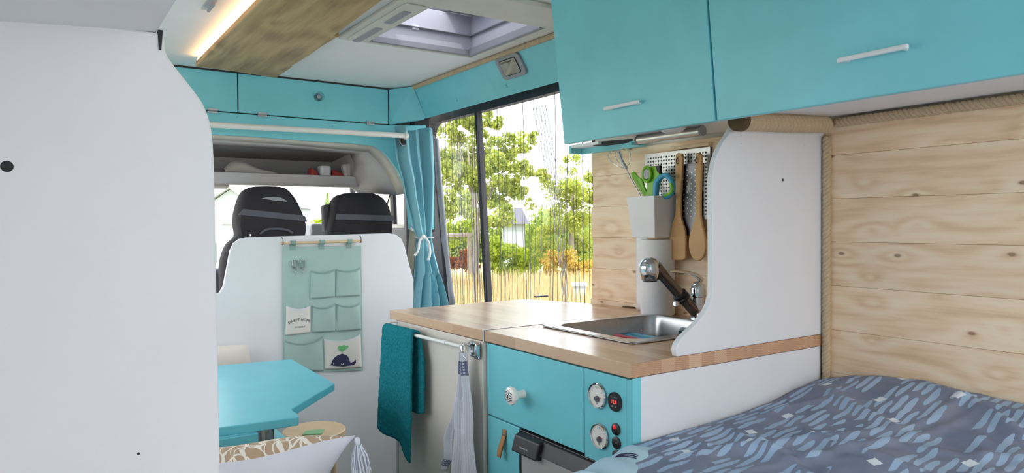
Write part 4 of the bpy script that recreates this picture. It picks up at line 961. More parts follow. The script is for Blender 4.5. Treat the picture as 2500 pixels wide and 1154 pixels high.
MB().box((h1.x - .012, h1.y - .02, .9), (h1.x + .006, h1.y + .03, .904)).build('hinge', 'rope_end', wl, bevel=.001)
ms = tag(MB().box((1.0025, YSM - .003, .868), (1.33, YSM + .003, .9012)).build('joint_strip', 'steel_bracket'), 'thin metal strip in the joint between the two worktops', 'strip')

# sink
sk = thing('sink', (1.39, 1.41, .76), 'square stainless steel sink set into the worktop', 'sink')
rimo = rrect(.442, .382, .028, 6); rimi = rrect(.375, .318, .045, 6); cx_, cy2 = 1.390, 1.415
rb2 = MB(); rb2.ringwall([Vector((cx_ + a, cy2 + b, .9006)) for a, b in rimo], [Vector((cx_ + a, cy2 + b, .9006)) for a, b in rimi], (0, 0, .0045)); rb2.build('rim', 'steel', sk, 40, bevel=.0018)
bw = MB(); prev = None; lay = [(1.0, .9035), (.985, .895), (.965, .83), (.93, .775), (.86, .765)]
for (s2_, z) in lay: bw.v += [(cx_ + a * s2_, cy2 + b * s2_, z) for a, b in rimi]
nn = len(rimi)
for l in range(len(lay) - 1):
    for k in range(nn): bw.f.append((l * nn + k, l * nn + (k + 1) % nn, (l + 1) * nn + (k + 1) % nn, (l + 1) * nn + k)); bw.m.append(0)
bw.f.append(tuple((len(lay) - 1) * nn + k for k in range(nn))); bw.m.append(0)
bw.build('bowl', 'steel', sk, 60)
ov = MB(); ov.lathe([(.018, 0), (.018, .003), (.012, .004), (0, .0035)], (cx_ + .181, cy2 + .02, .865), (-1, 0, 0), 18); ov.build('overflow', 'chrome', sk, 50)
# handles lying in the sink
def stick(name, a, b, mat, label, r=.006):
    d = (Vector(b) - Vector(a)); tag(MB().tube(smooth_path([Vector(a), Vector(a).lerp(Vector(b), .3) + Vector((0, 0, .002)), Vector(a).lerp(Vector(b), .7), Vector(b)], 4), [r * .7] + [r] * 11 + [r * .8], 10).build(name, mat, smooth=60), label, 'brush')
def insink(x, y, z): return P(x, y, 'Z', z)
a_ = insink(1498, 822, .862); b_ = insink(1590, 838, .858)
stick('red_brush', a_, b_, 'red_plastic', 'red plastic handle lying in the sink', .0085)
a_ = insink(1510, 818, .852); b_ = insink(1590, 832, .848); stick('blue_brush', a_, b_, 'blue_plastic', 'blue plastic handle in the sink, next to the red one', .007)
a_ = insink(1530, 816, .852); b_ = insink(1615, 830, .85); stick('blue_brush', a_, b_, 'sky_blue_plastic', 'pale blue plastic handle in the sink, furthest from the red one', .008)

# tap
fc = thing('tap', (1.62, 1.40, .9), 'chrome mixer tap with a pull-out spray head over the sink', 'tap')
bx = 1.625; by = 1.428
MB().lathe([(.026, 0), (.026, .008), (.022, .012), (.021, .05), (.021, .068), (.023, .07), (.023, .075), (.021, .078), (.022, .09), (.019, .105), (.008, .114), (0, .115)], (bx, by, .9005), (0, 0, 1), 24).build('body', 'chrome', fc, 40)
lv = smooth_path([P(1712, 683, 'Y', by), P(1700, 672, 'Y', by), P(1680, 666, 'Y', by), P(1655, 663.5, 'Y', by), P(1634, 662, 'Y', by)], 5)
MB().tube(lv, [lerp(.009, .0026, i / (len(lv) - 1)) for i in range(len(lv))], 10).build('lever', 'chrome', fc, 60)
hd = P(1600, 652, 'Y', 1.46); ft = Vector((bx - .012, by, .925))
nk = [ft, ft.lerp(hd, .35), ft.lerp(hd, .75), hd]
MB().tube(nk, [.0165, .0165, .0165, .020], 18).build('spout_pipe', 'smoky_chrome', fc, 60)
cl_ = ft.lerp(hd, .36); dv = (hd - ft).normalized()
MB().lathe([(.018, -.014), (.022, -.012), (.022, -.004), (.019, -.001), (.022, .003), (.022, .010), (.018, .012)], cl_, dv, 20).build('collar', 'black_plastic', fc, 40)
MB().box(cl_ + Vector((-.028, -.008, -.030)), cl_ + Vector((-.012, .008, -.012))).build('catch', 'chrome', fc, bevel=.004)
hc = P(1586, 656, 'Y', 1.47)
sp = MB(); up = Vector((-.08, -.02, 1)).normalized()
sp.lathe([(.021, -.034), (.0255, -.030), (.029, -.012), (.030, .002), (.027, .018), (.018, .029), (.008, .033), (0, .0335)], hc, up, 26); sp.build('spray_head', 'chrome', fc, 50)
MB().lathe([(.0205, -.036), (.0205, -.030), (.0, -.030)], hc, up, 22).build('nozzle', 'black_plastic', fc, 50)

# kitchen roll, utensil pot
kr = thing('kitchen_roll', (1.625, 1.60, .9), 'white kitchen roll standing by the sink', 'kitchen roll')
rc = (1.632, 1.60)
MB().lathe([(.018, 0), (.0535, 0), (.0535, .236), (.018, .236)], (*rc, .9005), (0, 0, 1), 36).build('roll', 'paper', kr, 50)
sh_ = [P(x, y, 'Y', 1.66) for x, y in ((1552, 577), (1568, 574), (1568, 752), (1554, 754))]
MB().grid(lambda u, v: (lerp(1.640, 1.652, u) , lerp(1.650, 1.716, u), lerp(.902, 1.142, v) - .002 * math.sin(9 * u)), 6, 10).build('loose_sheet', 'paper', kr, 60, solid=.001)
up_ = thing('utensil_pot', (1.625, 1.60, 1.145), 'white tapered pot of utensils mounted above the kitchen roll', 'pot')
tp = [(1.566, 1.548), (1.566, 1.672), (1.679, 1.672), (1.679, 1.548)]; bt_ = [(1.580, 1.560), (1.580, 1.660), (1.676, 1.660), (1.676, 1.560)]
zt0, zt1 = 1.143, 1.272
po = MB(); sh2 = lambda q, k: [((x - 1.62) * k + 1.62, (y - 1.61) * k + 1.61) for x, y in q]
vs = [(x, y, zt0) for x, y in bt_] + [(x, y, zt1) for x, y in tp] + [(x, y, zt1) for x, y in sh2(tp, .93)] + [(x, y, zt0 + .004) for x, y in sh2(bt_, .93)]
fs = [(3, 2, 1, 0)] + [(k, (k + 1) % 4, 4 + (k + 1) % 4, 4 + k) for k in range(4)] + [(4 + k, 4 + (k + 1) % 4, 8 + (k + 1) % 4, 8 + k) for k in range(4)] + [(8 + k, 8 + (k + 1) % 4, 12 + (k + 1) % 4, 12 + k) for k in range(4)] + [(12, 13, 14, 15)]
po.add(vs, fs).build('pot', 'plastic_white', up_, bevel=.008)
def UP(x, y, X=1.61): return P(x, y, 'X', X)
wk = thing('whisk', UP(1570, 480), 'small wire hand mixer sticking out of the utensil pot', 'whisk')
MB().tube([UP(1574, 500), UP(1560, 470), UP(1540, 435), UP(1527, 407)], .0022, 8).build('shaft', 'chrome', wk, 60)
MB().tube([UP(1529, 411), UP(1519, 393), UP(1511, 372)], .0052, 10).build('coil', 'steel', wk, 60)
for L_ in ([(1526, 410), (1517, 409), (1500, 400), (1487, 388), (1485, 376), (1494, 370), (1504, 368), (1508, 372)], [(1526, 406), (1534, 403), (1538, 388), (1538, 372), (1529, 362), (1516, 362), (1510, 368)], [(1524, 409), (1513, 398), (1503, 384), (1502, 372), (1510, 366), (1516, 373), (1521, 390)]):
    MB().tube(smooth_path([UP(x, y, 1.61 + random.uniform(-.012, .012)) for x, y in L_], 5), .0014, 6).build('wire_loop', 'chrome', wk, 60)
go = thing('can_opener', UP(1590, 480), 'green plastic can opener with a round eye in the utensil pot', 'opener')
gb = smooth_path([UP(x, y) for x, y in ((1572, 484), (1578, 462), (1578, 448), (1568, 436), (1567, 422), (1576, 410), (1592, 405), (1606, 408), (1610, 428), (1604, 452), (1600, 484))], 4)
MB().prism(gb, (.016, 0, 0)).build('body', 'green_plastic', go, bevel=.004)
ec = UP(1579, 425, 1.603); ey = MB(); ey.tube([ec + Vector((0, .017 * math.cos(a), .023 * math.sin(a))) for a in [2 * PI * k / 24 for k in range(24)]], .0046, 10, closed=True); ey.build('eye_ring', 'green_plastic', go, 60)
MB().lathe([(.0001, -.002), (.016, -.002), (.016, .002), (.0001, .002)], ec, (1, 0, 0), 20).build('cutter_wheel', 'dark_steel', go, 40)
MB().prism([UP(x, y, 1.606) for x, y in ((1599, 405), (1610, 403), (1610, 424), (1604, 420))], (.012, 0, 0)).build('gear_cover', 'black_plastic', go, bevel=.002)
gs = thing('scissors', UP(1560, 480), 'green handled scissors leaning in the utensil pot', 'scissors')
MB().prism(smooth_path([UP(x, y, 1.622) for x, y in ((1580, 492), (1564, 470), (1552, 450), (1541, 430), (1540, 421), (1548, 420), (1556, 430), (1566, 438), (1572, 455), (1582, 480))], 3), (.008, 0, 0)).build('handle', 'green_plastic', gs, bevel=.003)
MB().prism([UP(x, y, 1.626) for x, y in ((1550, 446), (1542, 414), (1546, 418), (1558, 448))], (.002, 0, 0)).build('blade', 'steel', gs)
bl_ = thing('peeler', UP(1620, 470), 'blue looped peeler in the utensil pot beside the green opener', 'peeler')
lp = smooth_path([UP(x, y, 1.612) for x, y in ((1601, 494), (1601, 462), (1604, 444), (1614, 432), (1626, 428), (1636, 436), (1642, 452), (1641, 468), (1632, 478), (1620, 479))], 5)
MB().tube(lp, [.0105] * 12 + [.0085] * (len(lp) - 12), 10).build('loop', 'blue_plastic', bl_, 60)
MB().tube(smooth_path([UP(x, y, 1.607) for x, y in ((1638, 446), (1641, 460), (1636, 472), (1622, 478))], 5), .0055, 8).build('inner_grip', 'green_plastic', bl_, 60)

# perforated plate, rail, hanging wooden spoons, grater
pf = thing('perforated_plate', (1.675, 1.5, 1.2), 'pale perforated metal plate on the wood splashback', 'plate')
pY0, pY1, pZ0, pZ1 = P(1735, 400, 'X', 1.674).y, P(1576, 400, 'X', 1.674).y, P(1715, 535, 'X', 1.674).z, P(1576, 377, 'X', 1.674).z
pm = MB(); nyc, nzc = 22, 18; X_ = 1.672
mg = .010; cw, ch = (pY1 - pY0 - 2 * mg) / nyc, (pZ1 - pZ0 - 2 * mg) / nzc
for j in range(nzc):
    for i_ in range(nyc):
        cy3, cz3 = pY0 + mg + (i_ + .5) * cw, pZ0 + mg + (j + .5) * ch; big = (i_ + j) % 2
        O4 = [Vector((X_, cy3 + a * cw / 2, cz3 + b * ch / 2)) for a, b in ((-1, -1), (0, -1), (1, -1), (1, 0), (1, 1), (0, 1), (-1, 1), (-1, 0))]
        k = .39 if big else .26
        I4 = [Vector((X_, cy3 + a * cw * k, cz3 + b * ch * k)) for a, b in ((-.62, -.62), (0, -1), (.62, -.62), (1, 0), (.62, .62), (0, 1), (-.62, .62), (-1, 0))]
        if big: I4 = [Vector((X_, cy3 + a * cw * k, cz3 + b * ch * k)) for a, b in ((-.5, -.5), (0, -1), (.5, -.5), (1, 0), (.5, .5), (0, 1), (-.5, .5), (-1, 0))]
        o_ = len(pm.v); pm.add(O4 + I4, [(a, (a + 1) % 8, 8 + (a + 1) % 8, 8 + a) for a in range(8)])
for (a, b, c_, d) in ((pY0, pY1, pZ0, pZ0 + mg), (pY0, pY1, pZ1 - mg, pZ1), (pY0, pY0 + mg, pZ0 + mg, pZ1 - mg), (pY1 - mg, pY1, pZ0 + mg, pZ1 - mg)):
    pm.add([(X_, a, c_), (X_, b, c_), (X_, b, d), (X_, a, d)], [(0, 1, 2, 3)])
pm.build('sheet', 'alu', pf, solid=.0015)
MB().box((1.673, pY0, pZ0), (1.6815, pY1, pZ1)).build('backing', 'dark_grey', pf)
rl = tag(MB().box((1.664, pY0, pZ1 + .003), (1.6815, P(1640, 372, 'X', 1.67).y, pZ1 + .014)).build('hook_rail', 'light_wood', bevel=.001), 'narrow pale rail above the perforated plate', 'rail')
def hang(name, outline, label, hx, hy, groups='wooden utensils on hooks'):
    t = thing(name, P(hx, hy, 'X', 1.64), label, 'utensil', groups)
    a = [P(x, y, 'X', 1.642) for x, y in outline]; MB().prism(smooth_path(a, 3, True), (.010, 0, 0)).build('blade_and_handle', 'utensil_wood', t, bevel=.003)
    q = P(hx, hy, 'X', 1.641); MB().tube(smooth_path([q + Vector((.03, 0, .012)), q + Vector((.004, 0, .010)), q + Vector((-.006, 0, 0)), q + Vector((-.004, 0, -.008)), q + Vector((.004, 0, -.008))], 4), .0018, 6).build('hook', 'dark_steel', t, 60)
hang('wooden_spatula', [(1650, 376), (1660, 374), (1665, 380), (1664, 430), (1661, 500), (1663, 535), (1672, 565), (1673, 610), (1671, 632), (1655, 635), (1638, 633), (1634, 620), (1634, 585), (1641, 545), (1648, 520), (1649, 470), (1648, 400)], 'flat wooden spatula hanging left of the wooden spoon', 1654, 392)
hang('wooden_spoon', [(1698, 376), (1707, 375), (1712, 382), (1711, 430), (1709, 500), (1711, 540), (1719, 572), (1722, 605), (1714, 630), (1702, 637), (1690, 630), (1682, 610), (1681, 585), (1687, 560), (1697, 530), (1698, 480), (1697, 420)], 'wooden spoon with oval bowl hanging next to the white panel', 1701, 390)
gt = thing('grater', P(1678, 400, 'X', 1.65), 'dark metal grater hanging between the wooden spatula and the spoon', 'grater')
a, b = P(1650, 402, 'X', 1.655), P(1706, 575, 'X', 1.655)
MB().box((1.657, b.y, b.z), (1.661, a.y, a.z)).build('blade', 'dark_steel', gt, bevel=.002)
pt = MB()
for i_ in range(5):
    for j in range(9):
        y = lerp(a.y, b.y, (i_ + 1) / 6); z = lerp(a.z - .02, b.z + .05, (j + .5 * (i_ % 2)) / 9); pt.blob((1.6565, y, z), (.0018, .003, .0028), 6)
pt.build('teeth', 'alu', gt, 40)['kind'] = 'stuff'

# kitchen cabinet front
kc_ = thing('kitchen_cabinet', (1.35, 1.35, 0), 'turquoise fronted kitchen cabinet under the sink', 'cabinet')
XK = 1.010
MB().box((XK + .018, 1.078, .05), (1.66, YSM - .004, .764)).box((XK + .018, 1.078, .764), (1.15, YSM - .004, .868)).build('carcass', 'white_paint', kc_)
MB().box((XK + .0165, 1.0625, .02), (1.672, 1.077, .8695)).build('end_panel', 'white_paint', kc_, bevel=.001)
MB().box((XK, 1.0612, .02), (XK + .024, 1.0624, .8692)).build('edge_strip', 'turquoise_satin', kc_)
zq = .672
d_ = MB().box((XK, 1.2185, zq + .002), (XK + .016, YSM - .006, .866)).build('drawer', 'turquoise_satin', kc_, bevel=.0015)
kn = Vector((XK, 1.452, .762))
kb = MB(); kb.lathe([(.011, 0), (.010, .004), (.0095, .022), (.014, .026)], kn, (-1, 0, 0), 20)
kb.lathe([(.014, .026), (.021, .030), (.0235, .037), (.022, .043), (.014, .047), (0, .048)], kn, (-1, 0, 0), 12); kb.build('knob', 'porcelain', d_, 25)
# ink pattern on the knob face
def knob_line(pts, name):
    return [kn + Vector((-.0475 + .35 * (a * a + b * b) ** .5 * .12, a, b)) for a, b in pts]
ki = MB()
for s_ in (1, -1):
    for off in (0, .007):
        ki.tube(knob_line([(-.015, s_ * (.001 + off)), (-.007, s_ * (.003 + off)), (-.003, s_ * (.006 + off)), (0, s_ * (.010 + off * .6)), (.003, s_ * (.006 + off)), (.007, s_ * (.003 + off)), (.015, s_ * (.001 + off))], ''), .0009, 5)
ki.add([kn + Vector((-.0486, a, b)) for a, b in ((0, .006), (.003, 0), (0, -.006), (-.003, 0))], [(0, 1, 2, 3)])
ki.build('knob_print', 'ink_navy', d_)
# control panel with gauges
cp = MB().box((XK, 1.0785, .655), (XK + .016, 1.2145, .866)).box((XK, 1.0632, .02), (XK + .016, 1.0785, .866)).build('control_panel', 'turquoise_satin', kc_, bevel=.0012)
def gauge(y, z, needle):
    c0_ = Vector((XK, y, z)); ax = (-1, 0, 0)
    g_ = MB(); g_.lathe([(.0275, 0), (.0285, .004), (.0265, .007), (.0245, .0055), (.0245, .0035)], c0_, ax, 32); g_.lathe([(.0245, .0030), (.0245, .0038), (0, .0038)], c0_, ax, 32, 1)
    g_.lathe([(.0065, .004), (.0062, .008), (0, .0085)], c0_ + Vector((0, -.002, -.006)), ax, 16, 2)
    X = XK - .0040
    for k in range(9):
        a = math.radians(150 - 120 * k / 8); r0, r1 = (.0155, .0205) if k % 4 == 0 else (.018, .0205); c_, s_ = -math.cos(a), math.sin(a); w = .0005
        p = [Vector((X, y + c_ * r0 - s_ * w, z + s_ * r0 + c_ * w)), Vector((X, y + c_ * r1 - s_ * w, z + s_ * r1 + c_ * w)), Vector((X, y + c_ * r1 + s_ * w, z + s_ * r1 - c_ * w)), Vector((X, y + c_ * r0 + s_ * w, z + s_ * r0 - c_ * w))]
        g_.add(p, [(0, 1, 2, 3)], 2 if k < 6 else 3)
    a = math.radians(needle); e = Vector((X - .002, y - .002 - math.cos(a) * .016, z - .006 + math.sin(a) * .016)); g_.tube([Vector((X - .002, y - .002, z - .006)), e], [.0008, .0003], 5, 3)
    g_.add([Vector((X, y + a_, z + b_)) for a_, b_ in ((-.003, -.019), (.003, -.019), (.003, -.013), (-.003, -.013))], [(0, 1, 2, 3)], 4)
    return g_.build('gauge', ['chrome', 'porcelain', 'dark_grey', 'reddish', 'mid_grey'], cp, 35)
gA = P(1460.5, 965, 'X', XK); gB = P(1466, 1064, 'X', XK)
gauge(gA.y, gA.z, 20); gauge(gB.y, gB.z, 25)
vm = P(1503, 980, 'X', XK)
vb = MB(); vb.lathe([(.0205, 0), (.0205, .004), (.0185, .006), (.0175, .0045), (0, .0045)], vm, (-1, 0, 0), 28); vb.box((XK - .005, vm.y - .011, vm.z - .005), (XK - .0046, vm.y + .011, vm.z + .005), 1)
for (dy, dz) in ((.006, -.010), (-.006, -.010)): vb.blob(vm + Vector((-.005, dy, dz)), (.0006, .0016, .0016), 8, 2)
vb.build('voltmeter', ['black_plastic', 'black_gap', 'mid_grey'], cp, 35)
text_mesh('12.8', .0105, vm + Vector((-.0052, 0, 0)), (0, -1, 0), (0, 0, 1), .0002, 'digit_red', cp, 'digits', spacing=.95)
text_mesh('VOLTMETER', .0036, vm + Vector((-.0048, 0, .0095)), (0, -1, 0), (0, 0, 1), .0002, 'mid_grey', cp, 'print')
for (px, py, lit) in ((1505, 1047, 1), (1506, 1080, 0), (1507, 1112, 0)):
    q = P(px, py, 'X', XK); sw = MB(); sw.lathe([(.0128, 0), (.0128, .003), (.0105, .0045), (0, .0045)], q, (-1, 0, 0), 22)
    if lit: sw.box((XK - .007, q.y - .006, q.z - .007), (XK - .004, q.y + .006, q.z + .001)); sw.blob(q + Vector((-.005, .001, .005)), (.003, .0045, .005), 10, 1)
    else: sw.blob(q + Vector((-.0048, -.003, .001)), (.0006, .002, .002), 8, 2)
    o_ = sw.build('rocker_switch' if lit else 'power_socket', ['black_plastic', 'lamp_red', 'mid_grey'], cp, 35)
# small door with a leather pull, left of the fridge
d3 = MB().box((XK, 1.474, .02), (XK + .016, YSM - .006, zq - .002)).build('door', 'turquoise_satin', kc_, bevel=.0015)
l0, l1 = P(1237, 1055, 'X', XK - .003), P(1231, 1115, 'X', XK - .012)
def strap(u, v):
    t = v; z = lerp(l0.z + .004, l1.z - .004, min(1, t * 1.7)) if t < .59 else lerp(l1.z - .004, l1.z + .05, (t - .59) / .41)
    xo = .0015 + .016 * math.sin(min(1, t / .59) * PI * .5) ** 2 if t < .59 else .0175 * (1 - (t - .59) / .41) + .001
    return Vector((XK - xo, lerp(-.0085, .0085, u) + 1.538 + .004 * math.sin(t * 2), z))
MB().grid(strap, 4, 24).build('pull_strap', 'leather', d3, 60, solid=.0025)
MB().lathe([(.0045, 0), (.004, .002), (0, .0028)], Vector((XK - .003, 1.538, l0.z - .008)), (-1, 0, 0), 12).build('rivet', 'steel_bracket', d3, 40)
# fridge below the drawer
fg = thing('fridge', (1.2, 1.28, .05), 'grey fridge with black frame under the turquoise drawer', 'fridge')
F0, F1 = 1.0815, 1.472
MB().box((XK - .002, F0, .06), (XK + .017, F1, zq - .003)).build('frame', 'black_plastic', fg, bevel=.002)
fd = MB().box((XK - .010, F0 + .012, .07), (XK - .002, F1 - .022, zq - .040)).build('door', 'fridge_grey', fg, bevel=.002)
MB().hexa([(XK - .016, F0 + .005, zq - .042), (XK - .002, F0 + .005, zq - .045), (XK - .002, F1 - .016, zq - .045), (XK - .016, F1 - .016, zq - .042), (XK - .004, F0 + .005, zq - .010), (XK - .002, F0 + .005, zq - .008), (XK - .002, F1 - .016, zq - .008), (XK - .004, F1 - .016, zq - .010)]).build('top_bar', 'black_plastic', fg, bevel=.002)
hl_ = MB().hexa([(XK - .030, F1 - .108, zq - .052), (XK - .002, F1 - .108, zq - .055), (XK - .002, F1 - .004, zq - .055), (XK - .030, F1 - .004, zq - .052), (XK - .018, F1 - .108, zq - .012), (XK - .002, F1 - .108, zq - .008), (XK - .002, F1 - .004, zq - .008), (XK - .018, F1 - .004, zq - .012)]).build('handle', 'black_plastic', fg, bevel=.004)
text_mesh('DOMETIC', .0085, (XK - .0262, F1 - .056, zq - .036), (0, -1, 0), (-.29, 0, 1), .0002, 'plastic_white', hl_, 'lettering')

# cream cupboard under the far worktop
cu = thing('cupboard', (1.3, 1.9, 0), 'cream fronted cupboard under the far worktop, behind the towels', 'cabinet')
MB().box((1.016, YSM - .001, .02), (1.56, 2.175, .8695)).build('carcass', 'cream', cu)
MB().hexa([(1.002, YSM + .002, .02), (1.015, YSM + .002, .02), (1.012, 2.165, .02), (.994, 2.165, .02), (1.002, YSM + .002, .869), (1.015, YSM + .002, .869), (1.012, 2.165, .869), (.994, 2.165, .869)]).build('front', 'cream', cu, bevel=.002)
MB().box((.993, 2.166, .02), (1.016, 2.181, .8695)).build('edge_strip', 'alu', cu, bevel=.001)
# towel rail, hook
XR = .962
tr_ = thing('towel_rail', (.98, 2.0, .85), 'white rail below the far worktop edge', 'rail')
zr0, zr1 = P(958, 788, 'X', XR).z + .002, P(1165, 842, 'X', XR).z + .004
rA, rB = Vector((XR - .012, 2.14, .849)), Vector((XR + .012, 1.705, .849))
MB().tube([rA, rA.lerp(rB, .5), rB], .0055, 12).build('bar', 'rod_white', tr_, 60)
MB().tube(smooth_path([rA + Vector((.036, .01, .018)), rA + Vector((.008, .014, .016)), rA], 4), .0045, 8).build('bracket', 'rod_white', tr_, 60)
MB().tube(smooth_path([rB + Vector((.032, -.018, .016)), rB + Vector((.006, -.022, .012)), rB], 4), .0045, 8).build('bracket', 'rod_white', tr_, 60)
MB().lathe([(.0068, -.01), (.0072, -.008), (.0072, .008), (.0068, .01)], rA.lerp(rB, .80), (rB - rA), 12).build('joint_ring', 'plastic_white', tr_, 50)
hk = thing('towel_hook', (.995, 1.665, .84), 'square chrome hook at the joint of the worktops', 'hook')
h0_ = P(1168, 850, 'X', .985)
MB().box((.994, 1.642, .818), (1.0015, 1.672, .866)).build('plate', 'chrome', hk, bevel=.004)
MB().ringwall([Vector((.9955, 1.657 + a, .846 + b)) for a, b in rrect(.040, .042, .010, 4)], [Vector((.9955, 1.657 + a, .846 + b)) for a, b in rrect(.026, .028, .006, 4)], (-.012, 0, 0)).build('square_ring', 'chrome', hk, 40, bevel=.002)
MB().tube(smooth_path([Vector((.985, 1.672, .852)), Vector((.968, 1.676, .862)), Vector((.958, 1.676, .850)), Vector((.962, 1.672, .830)), Vector((.968, 1.668, .822))], 5), .0022, 8).build('hook_wire', 'chrome', hk, 60)

# teal towel over the rail
def towel(u, v):
    """u along the rail, v from the front hem over the rail to the back hem"""
    y = lerp(1.955, 2.150, u); rail = rA.lerp(rB, (2.14 - y) / (2.14 - 1.705)); r = .013
    Lf = lerp(.380, .318, u ** .85) + .006 * math.sin(u * 6.0 + 2.6); Lb = .235 + .008 * math.sin(u * 7)
    s = v * (Lf + PI * r + Lb); flare = 0
    if s < Lf:
        d = Lf - s; f = d / Lf; x = rail.x - r - .010 * f - .009 * math.sin(u * 8 + 1.0) * f; z = rail.z - d
        yy = y - .012 * f * (1 - u) + (.018 * f * (u) if True else 0) - (.05 * f * f * (1 - u) ** 2) * 0
        y = yy
    elif s < Lf + PI * r:
        a = (s - Lf) / r; x = rail.x - r * math.cos(a); z = rail.z + r * math.sin(a)
    else:
        d = s - Lf - PI * r; f = d / Lb; x = min(rail.x + r - .004 * f, .987); z = rail.z - d; y -= .028 * min(1, f * 3) * (1 - u)
    nz = noise.noise(Vector((y * 70, z * 70, v * 3))) * .0022
    return (x + nz, y, z)
tw = MB().grid(towel, 46, 130).build('hand_towel', 'terry', smooth=80, solid=.007)
tag(tw, 'teal terry hand towel draped over the white rail', 'towel')
# tea towel hanging from the hook in narrow folds
def teat(u, v):
    z = lerp(.838, .42, v); w = interp([(0, .012), (.06, .016), (.2, .030), (.5, .056), (1, .082)], v); yc = lerp(1.676, 1.690, v)
    a = u * 2 - 1; fold_ = math.sin(u * PI * 5.0 + .4); dep = interp([(0, .010), (.25, .012), (1, .014)], v)
    x = .966 - .004 * v + fold_ * dep * .6 - .006 * (1 - a * a)
    if u > .82: x += (u - .82) * .09 * min(1, v * 3)
    return (min(x, .988), yc + a * w + .004 * math.sin(v * 14 + u * 4), z - (.010 * math.sin(u * 6) * v) - .055 * max(0, u - .78) * 0)
ttm = MB().grid(teat, 60, 80)
tt = thing('tea_towel', (.966, 1.68, .42), 'white waffle tea towel with navy checks hanging from the chrome hook', 'towel')
ttm.build('cloth', 'teatowel', tt, 80, solid=.0025)
def flap(u, v):
    z = lerp(.828, .475, v); w = interp([(0, .006), (.3, .014), (1, .020)], v); yc = interp([(0, 1.684), (.3, 1.715), (.6, 1.752), (.85, 1.785), (1, 1.806)], v)
    return (.972 + .006 * math.sin(u * 5 + v * 9), yc + (u * 2 - 1) * w + .006 * math.sin(v * 20), z + .004 * math.sin(v * 22))
MB().grid(flap, 10, 60).build('turned_edge', 'teatowel', tt, 80, solid=.004)
MB().tube(smooth_path([Vector((.966, 1.668, .836)), Vector((.962, 1.662, .850)), Vector((.964, 1.672, .858)), Vector((.966, 1.682, .846)), Vector((.966, 1.680, .834))], 5), .002, 6).build('hanging_loop', 'rope_white', tt, 60)

# ------------------------------------------------------------------ table, benches, stool
tb3 = thing('table', (.2, 2.05, 0), 'turquoise dining table with a notched corner on a chrome leg', 'table')
T = [P(x, y, 'Z', .72) for x, y in ((712, 876), (817, 935), (713, 997), (714, 1002), (724, 1007), (729, 1012), (728, 1017))]
f0 = P(538, 1043, 'Z', .72); bck = P(538, 891, 'Z', .72)
dirf = (f0 - T[-1]); f1 = f0 + dirf * ((XL + .02 - f0.x) / dirf.x); dirb = bck - T[0]; bb1 = bck + dirb * ((XL + .02 - bck.x) / dirb.x)
top = T + [f1, bb1]
MB().prism(top, (0, 0, -.022)).build('tabletop', 'table_paint', tb3, bevel=.0025)
MB().box((XL + .03, 1.72, .672), (.43, 1.735, .697)).build('rail', 'table_paint', tb3, bevel=.002)
lg0 = P(645, 1045, 'Y', 2.03)
MB().cyl((lg0.x, 2.03, .03), (lg0.x, 2.03, .698), .027, 24).build('leg', 'chrome', tb3, 60)
MB().lathe([(.06, 0), (.06, .006), (.03, .012)], (lg0.x, 2.03, .686), (0, 0, 1), 24).build('socket', 'dark_steel', tb3, 50)
MB().lathe([(.09, 0), (.09, .006), (.035, .03), (.03, .034)], (lg0.x, 2.03, 0), (0, 0, 1), 24).build('foot', 'dark_steel', tb3, 50)
bn = thing('storage_bench', (.2, 2.65, 0), 'turquoise storage bench standing against the white cab panel', 'bench')
MB().box((XL + .02, 2.44, .0), (.70, 2.86, .43)).build('box', 'turquoise', bn, bevel=.003)
MB().box((XL + .02, 2.43, .432), (.712, 2.86, .45)).build('lid', 'turquoise', bn, bevel=.003)
bn2 = thing('storage_bench', (.1, 1.25, 0), 'turquoise storage bench under the tasselled cushion', 'bench')
MB().box((XL + .02, 1.05, .0), (.46, 1.50, .38)).build('box', 'turquoise', bn2, bevel=.003)
MB().box((XL + .02, 1.05, .382), (.47, 1.56, .462)).build('seat_pad', 'cream', bn2, bevel=.02)
stl = thing('stool', (.83, 2.52, 0), 'low round wooden stool beside the turquoise bench', 'stool')
sc0 = P(770, 1047, 'Z', .45)
MB().lathe([(.105, 0), (.112, .004), (.112, .018), (.108, .022), (0, .022)], (sc0.x - .005, sc0.y + .0, .428), (0, 0, 1), 36).build('top', 'light_wood', stl, 40)
for a in (45, 135, 225, 315):
    v = Vector((math.cos(math.radians(a)), math.sin(math.radians(a)), 0)); MB().cyl(Vector((sc0.x - .005, sc0.y, .43)) + v * .07, Vector((sc0.x - .005, sc0.y, .0)) + v * .09, .011, 12).build('leg', 'light_wood', stl, 60)
cd = [P(x, y, 'Z', .4545) for x, y in ((747, 1050), (792, 1046), (786, 1057), (738, 1060))]
tag(MB().prism(cd, (0, 0, -.004)).build('booklet', 'green_card'), 'green booklet lying on the round stool', 'booklet')
